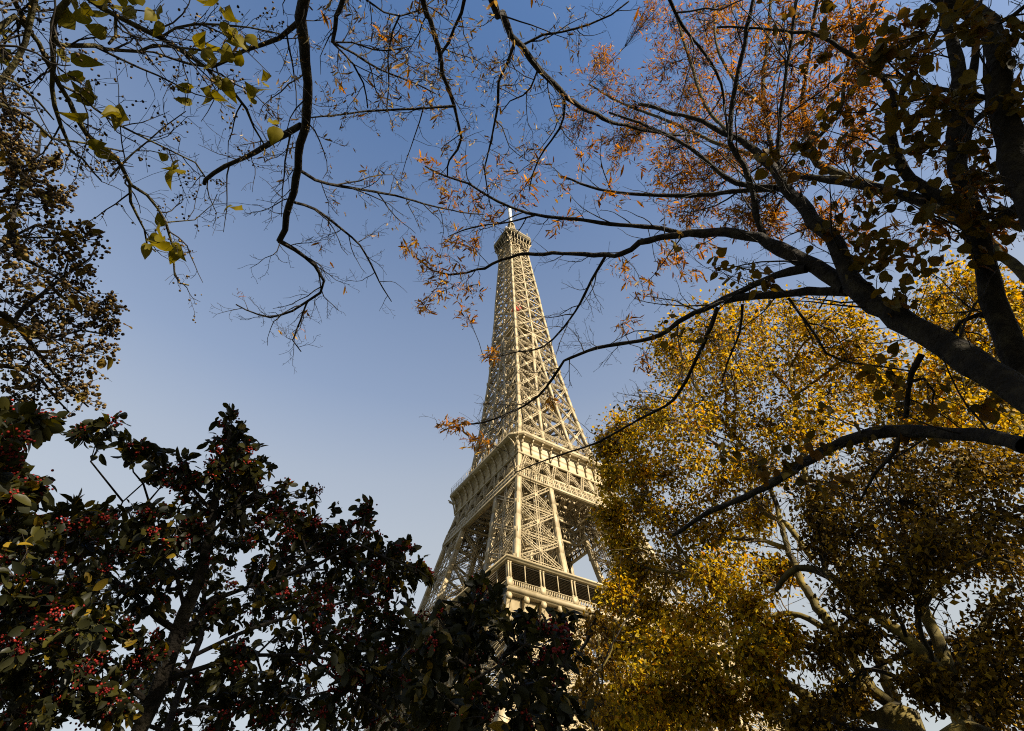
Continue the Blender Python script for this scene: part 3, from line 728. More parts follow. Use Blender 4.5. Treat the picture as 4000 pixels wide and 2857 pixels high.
def hang(mb, kind, tips, prob, size, g, per=1, droop=.5, spread=.03, curl=(0, .3)):
    P = []; Dd = []; Nn = []; S = []
    for (p, d, lev, b) in tips:
        if g.uniform() > prob: continue
        for _ in range(g.integers(1, per+1)):
            P.append(p + g.normal(size=3)*spread); dd = nrm(d*.7 + g.normal(size=3)*.6 + np.array([0, 0, -droop])); Dd.append(dd)
            Nn.append(nrm(g.normal(size=3)*.7+np.array([0, 0, .8]))); S.append(size*g.uniform(.7, 1.2))
    scatter(mb, kind, np.array(P).reshape(-1, 3), np.array(Dd).reshape(-1, 3), np.array(Nn).reshape(-1, 3), S, g.uniform(*curl, size=len(S)))
    return len(S)

def make_tree(name, base, label, cat, bark, limbs, spec=None, seed=1, twig_mat=None, trunk=None, lift=0.0, rmin=.0016, group=None, starts=None):
    """trunk = (points, radii) in metres; limbs = list of (points, radii[, dens])"""
    global spec_lift, RMIN
    spec_lift = lift; RMIN = rmin
    g = np.random.default_rng(seed); root = tag(empty(name, tuple(base)), label, cat, group)
    if trunk is not None:
        mb = MB(); P, R = smooth(*trunk, step=.25, jit=.006, seed=seed); mb.tube(P, R, 14); mb.build('trunk', bark, root, True)
    tw = MB(); tips = []
    for i, l in enumerate(limbs):
        P, R = smooth(l[0], l[1], step=.13 if l[1][0] < .12 else .3, jit=max(.002, min(.03, .11*l[1][0])), seed=seed*100+i)
        mb = MB(); mb.tube(P, R, 12 if R[0] > .04 else 8 if R[0] > .012 else 6); mb.build('limb', bark, root, True)
        sp = l[2] if len(l) > 2 else spec
        if sp: twigs(tw, P, R, sp, 0, g, tips, .05)
    if tw.n: tw.build('twigs', twig_mat or TWIG, root)
    return root, tips, g

def athd(px, py, hd):
    r = ray(px, py); return CAM + r*hd/np.hypot(r[0], r[1])
def tracehd(pts, half, hd):
    n = len(pts); s = np.linspace(0, 1, n)
    h = np.interp(s, np.linspace(0, 1, len(half)), half); q = np.interp(s, np.linspace(0, 1, len(hd)), hd)
    P = np.array([athd(p[0], p[1], x) for p, x in zip(pts, q)]); return P, h*((P-CAM) @ FWD)/FPX

def crown(root, blobs, skel, g, n_sub, n_leaf, kind, size, mat, twmat, sag=0.0, part='foliage', hub_r=.02, tw_r=.006, clump=.5, droop=.3, rows=False, squash=.85, curl=(0, .4), reach=1.0):
    """clumps of leafy twigs: each blob (centre, radius) hangs on a branch from the nearest limb; twigs fan out of the branch and carry the leaves"""
    br = MB(); tips = []; P = []; Dd = []; Nn = []; S = []
    skel = np.asarray(skel)
    for c, r in blobs:
        dist = np.linalg.norm(skel-c, axis=1)+np.maximum(0, skel[:, 2]-c[2])*.6
        s = skel[int(np.argmin(dist))]; L = np.linalg.norm(c-s)
        mid = (s+c)/2+g.normal(size=3)*.12*L+np.array([0, 0, .08*L])
        hub, hr = smooth([s, mid, c], [min(hub_r, .03*L+.003), hub_r*.7, hub_r*.45], step=.15, jit=.02*min(1, r))
        br.tube(hub, hr, 5, cap=False)
        for _ in range(max(2, int(n_sub))):
            d = nrm(g.normal(size=3)*[1, 1, squash]); t = c+d*r*reach*g.uniform(.25, 1.0)**.7
            q = hub[int(len(hub)*g.uniform(.45, .999))]
            mm = (q+t)/2+g.normal(size=3)*.1*r+[0, 0, .06*r]
            tw = smooth([q, mm, t-[0, 0, sag*r*.3]], None, step=.4)[0]
            br.tube(tw, np.linspace(tw_r, tw_r*.3, len(tw)), 3, cap=False)
            dirn = nrm(t-mm)
            tips.append((tw[-1], dirn))
            k = max(1, g.poisson(n_leaf))
            f = g.uniform(.15, 1.0, k)**.6
            idx = np.clip((f*(len(tw)-1)), 0, len(tw)-1.001); i0 = idx.astype(int); fr = (idx-i0)[:, None]
            pos = tw[i0]*(1-fr)+tw[np.minimum(i0+1, len(tw)-1)]*fr + g.normal(size=(k, 3))*clump*size
            P.append(pos); Dd.append(nrm(dirn*.8+g.normal(size=(k, 3))*.75-np.array([0, 0, droop]))); Nn.append(nrm(g.normal(size=(k, 3))*.75+[0, 0, .7])); S.append(size*g.uniform(.5, 1.35, k))
    br.build('branches', twmat, root)
    f = MB(); S = np.concatenate(S); scatter(f, kind, np.vstack(P), np.vstack(Dd), np.vstack(Nn), S, g.uniform(*curl, size=len(S)))
    f.build(part, mat, root)
    return tips
def pxblobs(L, fn, jd, g):
    """clump centres seen at (x, y), radius in px, spread in depth"""
    out = []
    for b in L:
        d = b[3] if len(b) > 3 else None
        c = fn(b[0], b[1], d); dd = np.linalg.norm(c-CAM); r = b[2]*dd/FPX
        c = CAM+(c-CAM)*(1+g.normal()*jd); out.append((c, r))
    return out

# -- 1 the bare tree over the camera -----------------------------------------
T = lambda pts, half, d: trace(pts, half, d)
fork = CAM*[1, 1, 0] - HF*2.6 - _R*.7 + [0, 0, 6.0]
base = CAM*[1, 1, 0] - HF*3.2 - _R*1.0
def from_fork(pr, r0, up=.5):
    P, R = pr; mid = (fork+P[0])/2+[0, 0, up]
    return np.vstack([[fork], [mid], P]), np.r_[r0, (r0+R[0])/2, R]
SP = [(4.4, .95, 52, .2, 5), (9, .38, 56, .26, 3), (13, .085, 62, .15, 3)]
SPf = [(6.5, .85, 50, .2, 5), (10, .32, 56, .26, 3), (13, .08, 62, .15, 3)]
limbs = [
 from_fork(T([(1182, -20), (1175, 70), (1196, 229), (1205, 317), (1196, 440), (1175, 563), (1161, 704), (1126, 844), (1090, 941)], [21, 17, 11], [5.6, 7.2]), .085) + (SP,),
 T([(1090, 941), (1152, 976), (1231, 1038), (1266, 1099), (1252, 1143), (1196, 1179), (1143, 1214), (1055, 1240), (960, 1210), (923, 1192)], [9, 5, 2.5], [7.2, 8.0]) + (SPf,),
 T([(1200, 1179), (1161, 1284), (1143, 1330), (1175, 1375)], [4, 2], [7.8, 8.2]) + (SPf,),
 T([(1175, 490), (1108, 528), (1038, 572), (959, 616), (880, 651), (800, 704), (801, 720)], [13, 9, 8], [6.5, 7.4]) + (SP,),
 T([(1175, 668), (1231, 704), (1337, 730), (1460, 748), (1583, 774), (1689, 805), (1800, 830), (1890, 838)], [7, 4, 2], [6.9, 8.4]) + (SP,),
 T([(1152, 792), (1231, 818), (1337, 897), (1407, 959), (1451, 1038), (1495, 1126), (1530, 1179)], [6, 4, 2], [7.0, 8.2]) + (SP,),
 T([(1163, 90), (1090, 150), (950, 200), (830, 262), (740, 250), (600, 205), (500, 195)], [10, 6, 3], [5.8, 6.6]) + (SP,),
 T([(1775, 415), (1640, 424), (1530, 430), (1415, 437), (1300, 452), (1196, 462)], [6, 4, 3], [7.0, 6.8]) + (SP,),
 from_fork(T([(1650, -20), (1678, 63), (1712, 189), (1727, 286), (1752, 344), (1775, 418), (1792, 498), (1801, 538), (1787, 584), (1758, 624), (1747, 687)], [12, 9, 6, 3], [6.4, 8.4]), .06) + (SP,),
 from_fork(T([(1910, -20), (1959, 52), (2004, 143), (2044, 189), (2102, 269), (2159, 326), (2216, 384), (2302, 435), (2388, 475), (2480, 500), (2590, 522), (2700, 530)], [15, 12, 8, 4], [6.2, 9.0]), .07) + (SP,),
 T([(2010, 166), (1982, 246), (1947, 321), (1947, 401), (1930, 487), (1907, 601), (1893, 659), (1907, 762), (1918, 819)], [6.5, 4, 2], [6.9, 8.6]) + (SP,),
 T([(2039, 178), (2119, 137), (2193, 126), (2302, 97), (2388, 57), (2457, 6)], [5, 3], [7.0, 7.2]) + (SP,),
 T([(2205, 384), (2202, 458), (2185, 504), (2153, 550), (2107, 618), (2079, 687), (2067, 750)], [5, 2], [7.7, 8.6]) + (SP,),
 T([(2102, 269), (2073, 344), (2044, 372), (1993, 395), (1953, 447)], [4, 2], [7.3, 7.8]) + (SP,),
 from_fork(T([(1818, -20), (1804, 52), (1775, 115), (1752, 166), (1724, 206)], [7, 5], [6.4, 6.9]), .04) + (SPf,),
 from_fork(T([(1350, -20), (1330, 30), (1310, 60), (1300, 166)], [10, 8], [5.8, 6.2]), .05) + (SPf,),
 T([(1300, 166), (1386, 212), (1478, 269), (1546, 295), (1621, 326), (1701, 367)], [5, 2.5], [6.2, 7.0]) + (SPf,),
 T([(1302, 170), (1380, 252), (1420, 326), (1437, 424)], [4, 2.5], [6.2, 6.7]) + (SPf,),
 T([(1300, 166), (1375, 166), (1460, 195), (1520, 200), (1610, 180)], [4, 2], [6.2, 6.4]) + (SPf,),
 from_fork(T([(1420, -10), (1500, 50), (1562, 60), (1640, 40), (1700, -5)], [4, 3], [6.1, 6.6]), .03) + (SPf,),
 T([(1562, 60), (1535, 120), (1515, 230), (1520, 330), (1510, 420)], [4, 2.5], [6.2, 7.0]) + (SPf,),
]
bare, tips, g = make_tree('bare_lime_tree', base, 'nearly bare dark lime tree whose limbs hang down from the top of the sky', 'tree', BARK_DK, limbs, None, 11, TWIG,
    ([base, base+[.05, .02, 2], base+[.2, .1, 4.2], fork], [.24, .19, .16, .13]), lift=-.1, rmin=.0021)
br_ = MB(); top_tips = [t for t in tips if t[2] >= 1 and t[0] @ UPV - CAM @ UPV > 0 and (t[0]-CAM) @ ray(1560, 150) > .96*np.linalg.norm(t[0]-CAM)]
hang(br_, 'bract', top_tips, .26, .075, g, 2, .6, .02); br_.build('fruit_bracts', L_DRY, bare)
fw = [t for t in tips if t[2] >= 1]; lf = MB(); hang(lf, 'bract', fw, .012, .12, g, 2, .5, .02); lf.build('leaves', L_BRACT, bare)

# -- 2 the dark lime on the right ----------------------------------------------
B0 = polar(61, 5.6, 0); LimeS = [(4.0, 1.1, 48, .16, 5), (7, .45, 52, .22, 3), (8, .12, 55, .15, 3)]
LimeL = [(3.2, 1.1, 45, .16, 5), (6, .42, 50, .22, 3), (8, .12, 55, .15, 3)]
Lm = T([(4150, 1625), (4000, 1545), (3850, 1450), (3700, 1360), (3560, 1275), (3420, 1190), (3330, 1110), (3265, 960), (3180, 860), (3067, 732), (3020, 660), (2922, 567), (2856, 534), (2700, 460), (2500, 409)], [62, 56, 48, 36, 22, 10, 6], [5.3, 6.6, 8.6])
limbs = [Lm + (LimeS,),
 T([(3307, 1125), (3225, 1068), (3094, 996), (2962, 930), (2830, 912), (2698, 910), (2500, 950), (2427, 994), (2200, 990), (2023, 997), (1865, 1055), (1760, 1070), (1690, 1055), (1620, 1000)], [33, 24, 14, 8, 5.5, 3], [6.7, 9.4]) + (LimeL,),
 T([(2640, 908), (2589, 893), (2388, 876), (2245, 856), (2102, 842), (1987, 807), (1907, 767), (1830, 720), (1747, 690), (1660, 650)], [10, 7, 5, 3], [8.0, 9.2]) + (LimeL,),
 T([(2089, 842), (1984, 869), (1882, 882), (1808, 900), (1750, 925)], [4, 2], [8.9, 9.4]) + (LimeL,),
 T([(3150, 1050), (3028, 1078), (2830, 1170), (2652, 1256), (2605, 1296), (2500, 1332), (2335, 1361), (2203, 1410), (2173, 1460), (2102, 1548), (2019, 1600), (1940, 1635), (1882, 1653), (1786, 1662), (1720, 1690)], [17, 11, 7, 4.5, 2.5], [6.9, 9.4]) + (LimeS,),
 T([(3310, 1140), (3160, 1137), (3080, 1147), (2930, 1160), (2830, 1177)], [19, 14], [6.7, 7.4]) + (LimeS,),
 T([(2803, 1203), (2764, 1309), (2718, 1408), (2632, 1560), (2500, 1636), (2335, 1728), (2226, 1767), (2116, 1803), (2014, 1847)], [9, 5, 2.2], [7.4, 9.0]) + (SPf,),
 T([(2366, 1000), (2313, 1093), (2248, 1216), (2160, 1326), (2093, 1366), (2027, 1374), (1960, 1390), (1890, 1400)], [6, 4, 1.8], [8.6, 9.2]) + (SPf,),
 T([(2900, 1190), (2890, 1300), (2840, 1420), (2820, 1500)], [6, 3], [7.3, 7.6]) + (SP,),
 T([(3080, 1165), (3120, 1220), (3180, 1300), (3230, 1380), (3290, 1410), (3560, 1450)], [6, 3], [7.1, 6.6]) + (SP,),
 T([(4000, 1742), (3870, 1706), (3694, 1692), (3518, 1685), (3342, 1710), (3166, 1794), (3025, 1882), (2885, 1953), (2779, 1996), (2700, 2049), (2630, 2090)], [29, 26, 22, 14, 7], [5.6, 8.2]) + (SP,),
 T([(3600, 1385), (3560, 1460), (3548, 1530), (3539, 1627)], [13, 9], [6.2, 6.3]) + (SP,),
 T([(3550, 1490), (3610, 1480), (3650, 1530), (3640, 1590)], [7, 3], [6.2, 6.2]) + (SP,),
 T([(3520, 1690), (3500, 1760), (3420, 1850), (3360, 1960)], [8, 4], [6.4, 6.6]) + (SP,),
 T([(2988, 937), (2955, 844), (2942, 759), (2909, 646), (2850, 560), (2863, 396), (2896, 231), (2929, 60), (2945, -20)], [14, 11, 9, 7], [7.4, 8.4]) + (LimeS,),
 T([(2612, -10), (2665, 99), (2764, 224), (2817, 330), (2830, 422), (2850, 560)], [7, 4], [8.0, 8.1]) + (LimeS,),
 T([(3067, 735), (2995, 739), (2896, 745), (2698, 765), (2500, 759), (2340, 740), (2200, 690)], [11, 8, 4], [7.6, 8.8]) + (LimeL,),
 T([(3028, 732), (2922, 726), (2830, 693), (2698, 580), (2500, 482), (2380, 440)], [11, 8, 4], [7.6, 8.8]) + (LimeL,),
 T([(3060, 720), (3041, 633), (3047, 462), (3074, 264), (3094, 132), (3110, 0)], [8, 6], [7.5, 8.4]) + (LimeS,)]
Pj = Lm[0][0]
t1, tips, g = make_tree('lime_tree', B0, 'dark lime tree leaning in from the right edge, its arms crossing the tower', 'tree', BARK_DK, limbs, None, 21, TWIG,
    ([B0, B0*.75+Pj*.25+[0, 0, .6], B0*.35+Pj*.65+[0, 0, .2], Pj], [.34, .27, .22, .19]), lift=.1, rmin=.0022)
BR1 = [(1650, 1000, 70), (1600, 965, 50), (1750, 1000, 85), (1800, 1090, 100), (1720, 1140, 80), (1850, 1150, 80), (1650, 1200, 40), (1790, 920, 60), (1850, 960, 50), (1690, 1080, 60), (1820, 1220, 50),
       (2100, 640, 80), (1950, 680, 85), (1780, 690, 90), (1670, 655, 55), (2050, 740, 80), (2200, 720, 90), (2350, 760, 110), (1850, 770, 70), (1760, 790, 50), (1950, 850, 50), (2200, 880, 60), (2300, 620, 90), (2450, 620, 110), (2550, 790, 110),
       (1740, 1680, 40), (1790, 1650, 40), (1850, 1720, 40), (1920, 1390, 35), (2440, 1070, 70), (2520, 1150, 70), (2600, 1040, 80), (2450, 1250, 50), (2700, 1080, 80), (2620, 980, 80), (2760, 960, 80), (2160, 1560, 30), (2520, 1420, 40)]
skel1 = np.vstack([smooth(l[0], None, step=.2)[0] for l in limbs])
crown(t1, pxblobs([(*b, 8.7) for b in BR1], at, .025, g), skel1, g, 8, 5.5, 'bract', .115, L_BRACT, TWIG, part='fruit_bracts', hub_r=.006, tw_r=.0028, clump=.25, droop=.25)
LV1 = [(1350, 900, 75), (1400, 1100, 70), (1150, 1180, 60), (1450, 1150, 80), (1300, 1250, 70), (1380, 1400, 80), (1500, 1500, 80), (1330, 1550, 80), (1700, 1500, 70), (1250, 560, 70), (950, 870, 60), (1000, 920, 50), (1300, 780, 70), (1450, 880, 70), (1540, 1120, 60), (1100, 1400, 50), (700, 900, 40), (760, 920, 30), (1180, 690, 40), (1080, 220, 40), (1400, 130, 70), (1050, 30, 60), (850, 30, 50)]
LV1 = [(2500+.6596*x, .6596*y, r, 6.7) for x, y, r in LV1] + [(2500+.6596*x, 900+.6596*y, r, 6.4) for x, y, r in [(1320, 60, 60), (1480, 120, 70), (1580, 110, 60), (1720, 150, 60), (1350, 240, 60), (1450, 230, 50), (1500, 370, 40), (1600, 370, 40), (1250, 240, 40), (560, 230, 50), (440, 220, 40), (240, 100, 50), (730, 330, 40), (1010, 1030, 60), (860, 1250, 60), (1040, 1330, 60), (1150, 1290, 60), (700, 1400, 50), (800, 1480, 70), (980, 1480, 60), (1100, 1480, 60), (1420, 820, 60), (1480, 890, 50), (1750, 1000, 60), (1550, 1050, 60), (1340, 1250, 60), (1700, 1300, 60), (2150, 1000, 80), (180, 580, 40), (1620, 1180, 50), (480, 1330, 40)]]
crown(t1, pxblobs(LV1, at, .04, g), skel1, g, 5, 2.6, 'heart', .088, L_LIME, TWIG, part='leaves', hub_r=.005, tw_r=.0025, clump=.6, droop=.8, curl=(-.1, .7))

# -- 3 the upright stems at the right edge -------------------------------------
B1 = polar(64, 6.6, 0)
SB = T([(4130, 1740), (4030, 1520), (3984, 1428), (3905, 1243), (3872, 1098), (3825, 940), (3780, 790), (3745, 660), (3733, 528), (3747, 369), (3735, 231), (3700, 90), (3680, -30)], [52, 46, 42, 33, 26, 18], [6.2, 6.9, 8.2])
SC = T([(4150, 1100), (4060, 850), (3990, 680), (3951, 560), (3911, 396), (3892, 230), (3860, 90), (3753, 20), (3600, -60)], [64, 56, 46, 38, 28], [5.6, 7.0])
limbs = [SB + (LimeS,), SC + (LimeS,),
 T([(3745, 640), (3773, 528), (3800, 330), (3812, 165), (3830, 0)], [18, 15, 10], [7.4, 8.2]) + (LimeS,),
 T([(3850, 1010), (3790, 890), (3720, 792), (3621, 745), (3555, 699), (3489, 574), (3476, 462), (3489, 369), (3450, 297), (3331, 224), (3212, 139), (3094, 125), (2962, 112), (2800, 105)], [28, 24, 18, 10, 6, 4], [6.9, 8.4]) + (LimeS,),
 T([(3621, 790), (3489, 752), (3291, 712), (3192, 699), (3120, 690)], [22, 16, 9], [7.2, 7.8]) + (LimeS,),
 T([(3885, 389), (3753, 360), (3621, 336), (3522, 303), (3400, 290)], [9, 6], [6.5, 7.2]) + (LimeS,),
 T([(3890, 422), (3806, 475), (3773, 594)], [13, 9], [6.4, 7.2]) + (LimeS,),
 T([(4020, 760), (3940, 830), (3885, 877), (3850, 900)], [14, 11], [6.0, 6.8]) + (LimeS,),
 T([(3870, 1240), (3820, 1230), (3750, 1260), (3720, 1310)], [11, 7], [6.7, 6.6]) + (LimeS,),
 T([(3900, 90), (3960, 60), (4020, 10)], [10, 7], [6.4, 6.4]) + (LimeS,),
 T([(3475, 460), (3500, 420), (3560, 300), (3640, 160), (3700, 40)], [8, 6], [7.6, 7.8]) + (LimeS,)]
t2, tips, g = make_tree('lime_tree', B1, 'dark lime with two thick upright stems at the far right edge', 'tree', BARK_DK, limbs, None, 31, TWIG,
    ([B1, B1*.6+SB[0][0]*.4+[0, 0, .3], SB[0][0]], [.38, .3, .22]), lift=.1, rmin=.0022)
fk = MB(); P, R = smooth([B1*.6+SB[0][0]*.4+[0, 0, .3], (B1+SC[0][0])/2+[0, 0, 1.2]+_R*.3, SC[0][0]], [.26, .24, .2], step=.25); fk.tube(P, R, 12); fk.build('limb', BARK_DK, t2, True)
skel2 = np.vstack([smooth(l[0], None, step=.2)[0] for l in limbs])
LV2 = [(1780, 620, 70), (1670, 690, 60), (1340, 380, 50), (1530, 600, 60), (1900, 240, 60), (1860, 100, 80), (1700, 1230, 60), (1980, 1080, 60), (1970, 1210, 60), (2100, 960, 90), (2200, 1080, 70), (1950, 900, 50), (1790, 60, 60), (2230, 350, 60), (1420, 300, 50), (1620, 420, 50), (1800, 1080, 60), (1880, 610, 40), (2230, 120, 60), (2210, 1270, 60), (2000, 1500, 50), (2050, 1300, 60), (1500, 300, 50), (1600, 150, 60), (2200, 600, 50), (2230, 800, 60), (1560, 800, 60), (1640, 900, 50)]
crown(t2, pxblobs([(2500+.6596*x, .6596*y, r, 6.3) for x, y, r in LV2], at, .05, g), skel2, g, 7, 2.9, 'heart', .095, L_LIME, TWIG, part='leaves', hub_r=.005, tw_r=.0025, clump=.6, droop=.8, curl=(-.1, .8))
BR2 = [(3450, 300, 100), (3350, 500, 100), (3600, 430, 90), (3650, 620, 90), (3550, 180, 90), (3350, 750, 90), (3850, 700, 70), (3950, 900, 60), (3650, 900, 80), (3500, 950, 80), (3980, 380, 60), (3830, 550, 60), (3330, 930, 80)]
crown(t2, pxblobs([(*b, 7.4) for b in BR2], at, .04, g), skel2, g, 15, 5, 'bract', .11, L_BRACT, TWIG, part='fruit_bracts', hub_r=.005, tw_r=.0025, clump=.3, droop=.4)

# -- 4 the sunlit lime behind them ---------------------------------------------
B2 = polar(52, 9.5, 0)
F1 = tracehd([(4050, 1120), (3800, 900), (3600, 790), (3330, 700), (3192, 640), (3173, 580), (3150, 480), (3133, 396), (3150, 280), (3166, 165), (3190, 0)], [20, 16, 9, 6], [7.5, 6.6, 6.0])
limbs = [F1, tracehd([(3330, 700), (3160, 690), (3040, 640), (3000, 500), (2980, 350), (3000, 150), (3010, -20)], [11, 9, 6], [6.6, 6.0]),
 tracehd([(3180, 560), (3280, 430), (3300, 300), (3330, 150), (3320, 0)], [8, 5], [6.4, 6.0]),
 tracehd([(3040, 640), (2900, 560), (2760, 420), (2700, 250), (2640, 60)], [9, 5], [6.4, 6.0]),
 tracehd([(2990, 420), (2880, 330), (2800, 180), (2790, 20)], [7, 4], [6.3, 6.0]),
 tracehd([(2980, 620), (2800, 560), (2600, 470), (2420, 400), (2300, 330)], [8, 3], [6.4, 6.4])]
t3, tips, g = make_tree('lime_tree', B2, 'sunlit lime tree covered in orange brown seed bracts, behind the dark limbs', 'tree', BARK_MOSS, limbs, None, 41, TWIG,
    ([B2, (B2+F1[0][0])/2+[0, 0, .4], F1[0][0]], [.3, .22, .15]), lift=.1)
skel3 = np.vstack([smooth(l[0], None, step=.25)[0] for l in limbs])
BR3 = [(2350, 320, 110), (2480, 420, 120), (2250, 480, 80), (2640, 110, 130), (2600, 260, 120), (2750, 250, 140), (2900, 120, 140), (2900, 350, 150), (3050, 250, 130), (3100, 80, 130), (3250, 150, 110), (3200, 380, 130), (2750, 480, 140), (2620, 600, 120), (2750, 120, 130), (2500, 520, 110), (2750, 700, 120), (2950, 550, 130), (3050, 700, 100), (2900, 830, 100), (2700, 830, 110), (3350, 350, 110), (3300, 560, 100), (3200, 860, 90), (2360, 230, 60), (2560, 30, 70), (3380, 60, 110), (3000, 430, 120), (2830, 20, 110), (3130, 500, 110), (2620, 700, 110), (2680, 380, 120), (2410, 560, 100), (3400, 210, 90), (3000, 900, 90), (2850, 620, 110)]
crown(t3, pxblobs([(*b, 6.2) for b in BR3], athd, .05, g), skel3, g, 60, 7, 'bract', .115, L_BRACT, TWIG, part='fruit_bracts', hub_r=.012, tw_r=.005, clump=.3, droop=.2)

# -- 5 the broad-leaved tree at the upper left ----------------------------------
B3 = polar(-88, 3.6, 0); J3 = at(-260, 330, 4.6); J4 = at(60, -330, 4.9)
def to(p0, pr, r0): return np.vstack([[p0], pr[0]]), np.r_[r0, pr[1]]
SL = [(6.5, .75, 48, .2, 5), (10, .28, 54, .26, 3), (11, .07, 58, .15, 3)]
limbs = [
 to(J4, T([(270, -20), (258, 6), (229, 40), (206, 86), (206, 172), (212, 258), (200, 344), (212, 418), (235, 487), (263, 544), (281, 590), (321, 619), (367, 676), (395, 705)], [13, 10, 6, 3], [4.9, 5.2]), .03),
 to(J3, T([(60, 60), (115, 126), (155, 172), (189, 246), (229, 326), (269, 389), (298, 458), (344, 527), (401, 573), (458, 613), (487, 676), (510, 722), (573, 762), (613, 819), (647, 870), (673, 953), (677, 1010), (684, 1076), (704, 1107), (739, 1115)], [10, 9, 6, 3], [4.8, 5.5]), .03),
 T([(507, 722), (510, 790), (538, 848), (561, 899), (575, 955), (610, 985)], [6, 3], [5.2, 5.4]),
 to(J4, T([(140, -20), (137, 0), (115, 103), (97, 172), (57, 246), (0, 330), (-60, 420)], [12, 10], [4.8, 4.8]), .025),
 to(J4, T([(40, -20), (52, 0), (80, 52), (103, 97)], [10, 9], [4.9, 4.9]), .02),
 to(J4, T([(330, -20), (401, 34), (458, 63), (533, 103), (624, 149), (716, 200), (802, 258), (859, 321), (916, 367), (962, 424), (991, 498), (1031, 561)], [11, 8, 3], [5.0, 5.6]), .03),
 T([(624, 149), (687, 109), (762, 95), (859, 97), (974, 109), (1088, 132)], [6, 2.5], [5.2, 5.5]),
 T([(206, 137), (229, 178), (298, 178), (372, 178), (412, 195), (487, 198), (544, 203), (601, 178), (687, 183), (802, 200), (974, 203)], [9, 6, 2.5], [4.9, 5.5]),
 T([(229, 330), (309, 367), (367, 424), (458, 487), (573, 544), (687, 601), (762, 636), (800, 690)], [5, 3], [5.0, 5.5]),
 T([(452, 69), (452, 143), (424, 172)], [7, 5], [5.1, 5.0]),
 to(J3, T([(-20, 400), (80, 440), (150, 490), (200, 540), (330, 560), (480, 590)], [6, 3], [4.7, 5.2]), .015),
 to(J3, T([(-20, 290), (60, 320), (150, 400), (210, 470)], [6, 3], [4.6, 5.0]), .015),
 T([(640, 870), (760, 860), (830, 800), (850, 760)], [3, 1.5], [5.4, 5.6]),
 T([(430, 690), (520, 600), (640, 500), (725, 435)], [4, 2], [5.2, 5.6])]
t4, tips, g = make_tree('broad_leaved_tree', B3, 'sparse tree at the upper left with large yellow green heart shaped leaves', 'tree', BARK_MOSS, limbs, SL, 51, TWIG,
    ([B3, B3+[.1, .1, 2.2], B3*.5+J3*.5+[0, 0, .8], J3], [.17, .14, .09, .05]), lift=0, rmin=.0017)
fk = MB(); P, R = smooth([B3*.5+J3*.5+[0, 0, .8], (B3*.3+J3*.2+J4*.5)+[0, 0, .6], J4], [.08, .06, .05], step=.2); fk.tube(P, R, 10); fk.build('limb', BARK_MOSS, t4, True)
BIGL = [(345, 30, 2), (352, 50, 1), (155, 140, 2), (170, 165, 2), (190, 180, 2), (205, 212, 2), (215, 240, 2), (265, 250, 3), (250, 245, 2), (200, 322, 2), (205, 265, 1), (455, 98, 2), (440, 105, 2), (425, 215, 2), (470, 200, 3), (490, 175, 2), (525, 140, 2), (515, 125, 1), (590, 185, 2), (575, 208, 2), (568, 190, 1), (615, 270, 1), (613, 282, 1), (375, 360, 2), (382, 378, 2), (395, 365, 1), (515, 445, 1), (520, 460, 1), (370, 540, 3), (358, 520, 2), (348, 500, 2), (330, 545, 1), (385, 550, 2), (395, 570, 1), (15, 115, 2), (12, 65, 2), (20, 140, 2), (75, 8, 2), (180, 15, 2), (200, 35, 2), (150, 30, 2), (225, 60, 1), (245, 12, 3), (300, 8, 3), (275, 15, 2), (470, 20, 2), (495, 15, 2), (500, 60, 2), (545, 70, 2), (540, 100, 2), (470, 130, 2), (350, 232, 1), (395, 225, 1), (365, 425, 1), (380, 445, 1), (420, 625, 1), (370, 612, 1), (415, 608, 1), (350, 520, 2), (555, 340, 2), (100, 60, 1), (60, 150, 2), (130, 130, 1), (50, 110, 2), (180, 80, 2), (240, 130, 1), (560, 20, 1), (640, 310, 1)]
sk4 = np.vstack([smooth(l[0], None, step=.1)[0] for l in limbs]); st_ = MB(); leafs = []
for x, y, n in BIGL:
    for _ in range(n):
        c = at(x*1.759+g.normal()*14, y*1.759+g.normal()*14, 5.1+g.normal()*.12)
        s = sk4[int(np.argmin(np.linalg.norm(sk4-c, axis=1)))]
        if np.linalg.norm(s-c) > .5: s = c+nrm(s-c)*.35
        st_.tube(smooth([s, (s+c)/2+[0, 0, .05], c], None, step=.08)[0], .0016, 3, cap=False)
        lm = MB(); d = nrm(g.normal(size=3)*.7+[0, 0, -.8])
        scatter(lm, 'heart', [c], [d], [nrm(g.normal(size=3)+ray(400, 300)*g.choice([-.8, .8]))], [g.uniform(.07, .135)], [g.uniform(.1, 1.1)]); leafs.append(lm)
st_.build('leaf_stalks', TWIG, t4)
for lm in leafs[:95]: lm.build('leaf', L_BIG, t4)
cl = MB(); hang(cl, 'ball', [t for t in tips if t[2] >= 1], .16, .02, g, 4, .2, .025); cl.build('buds', L_CAPS, t4)

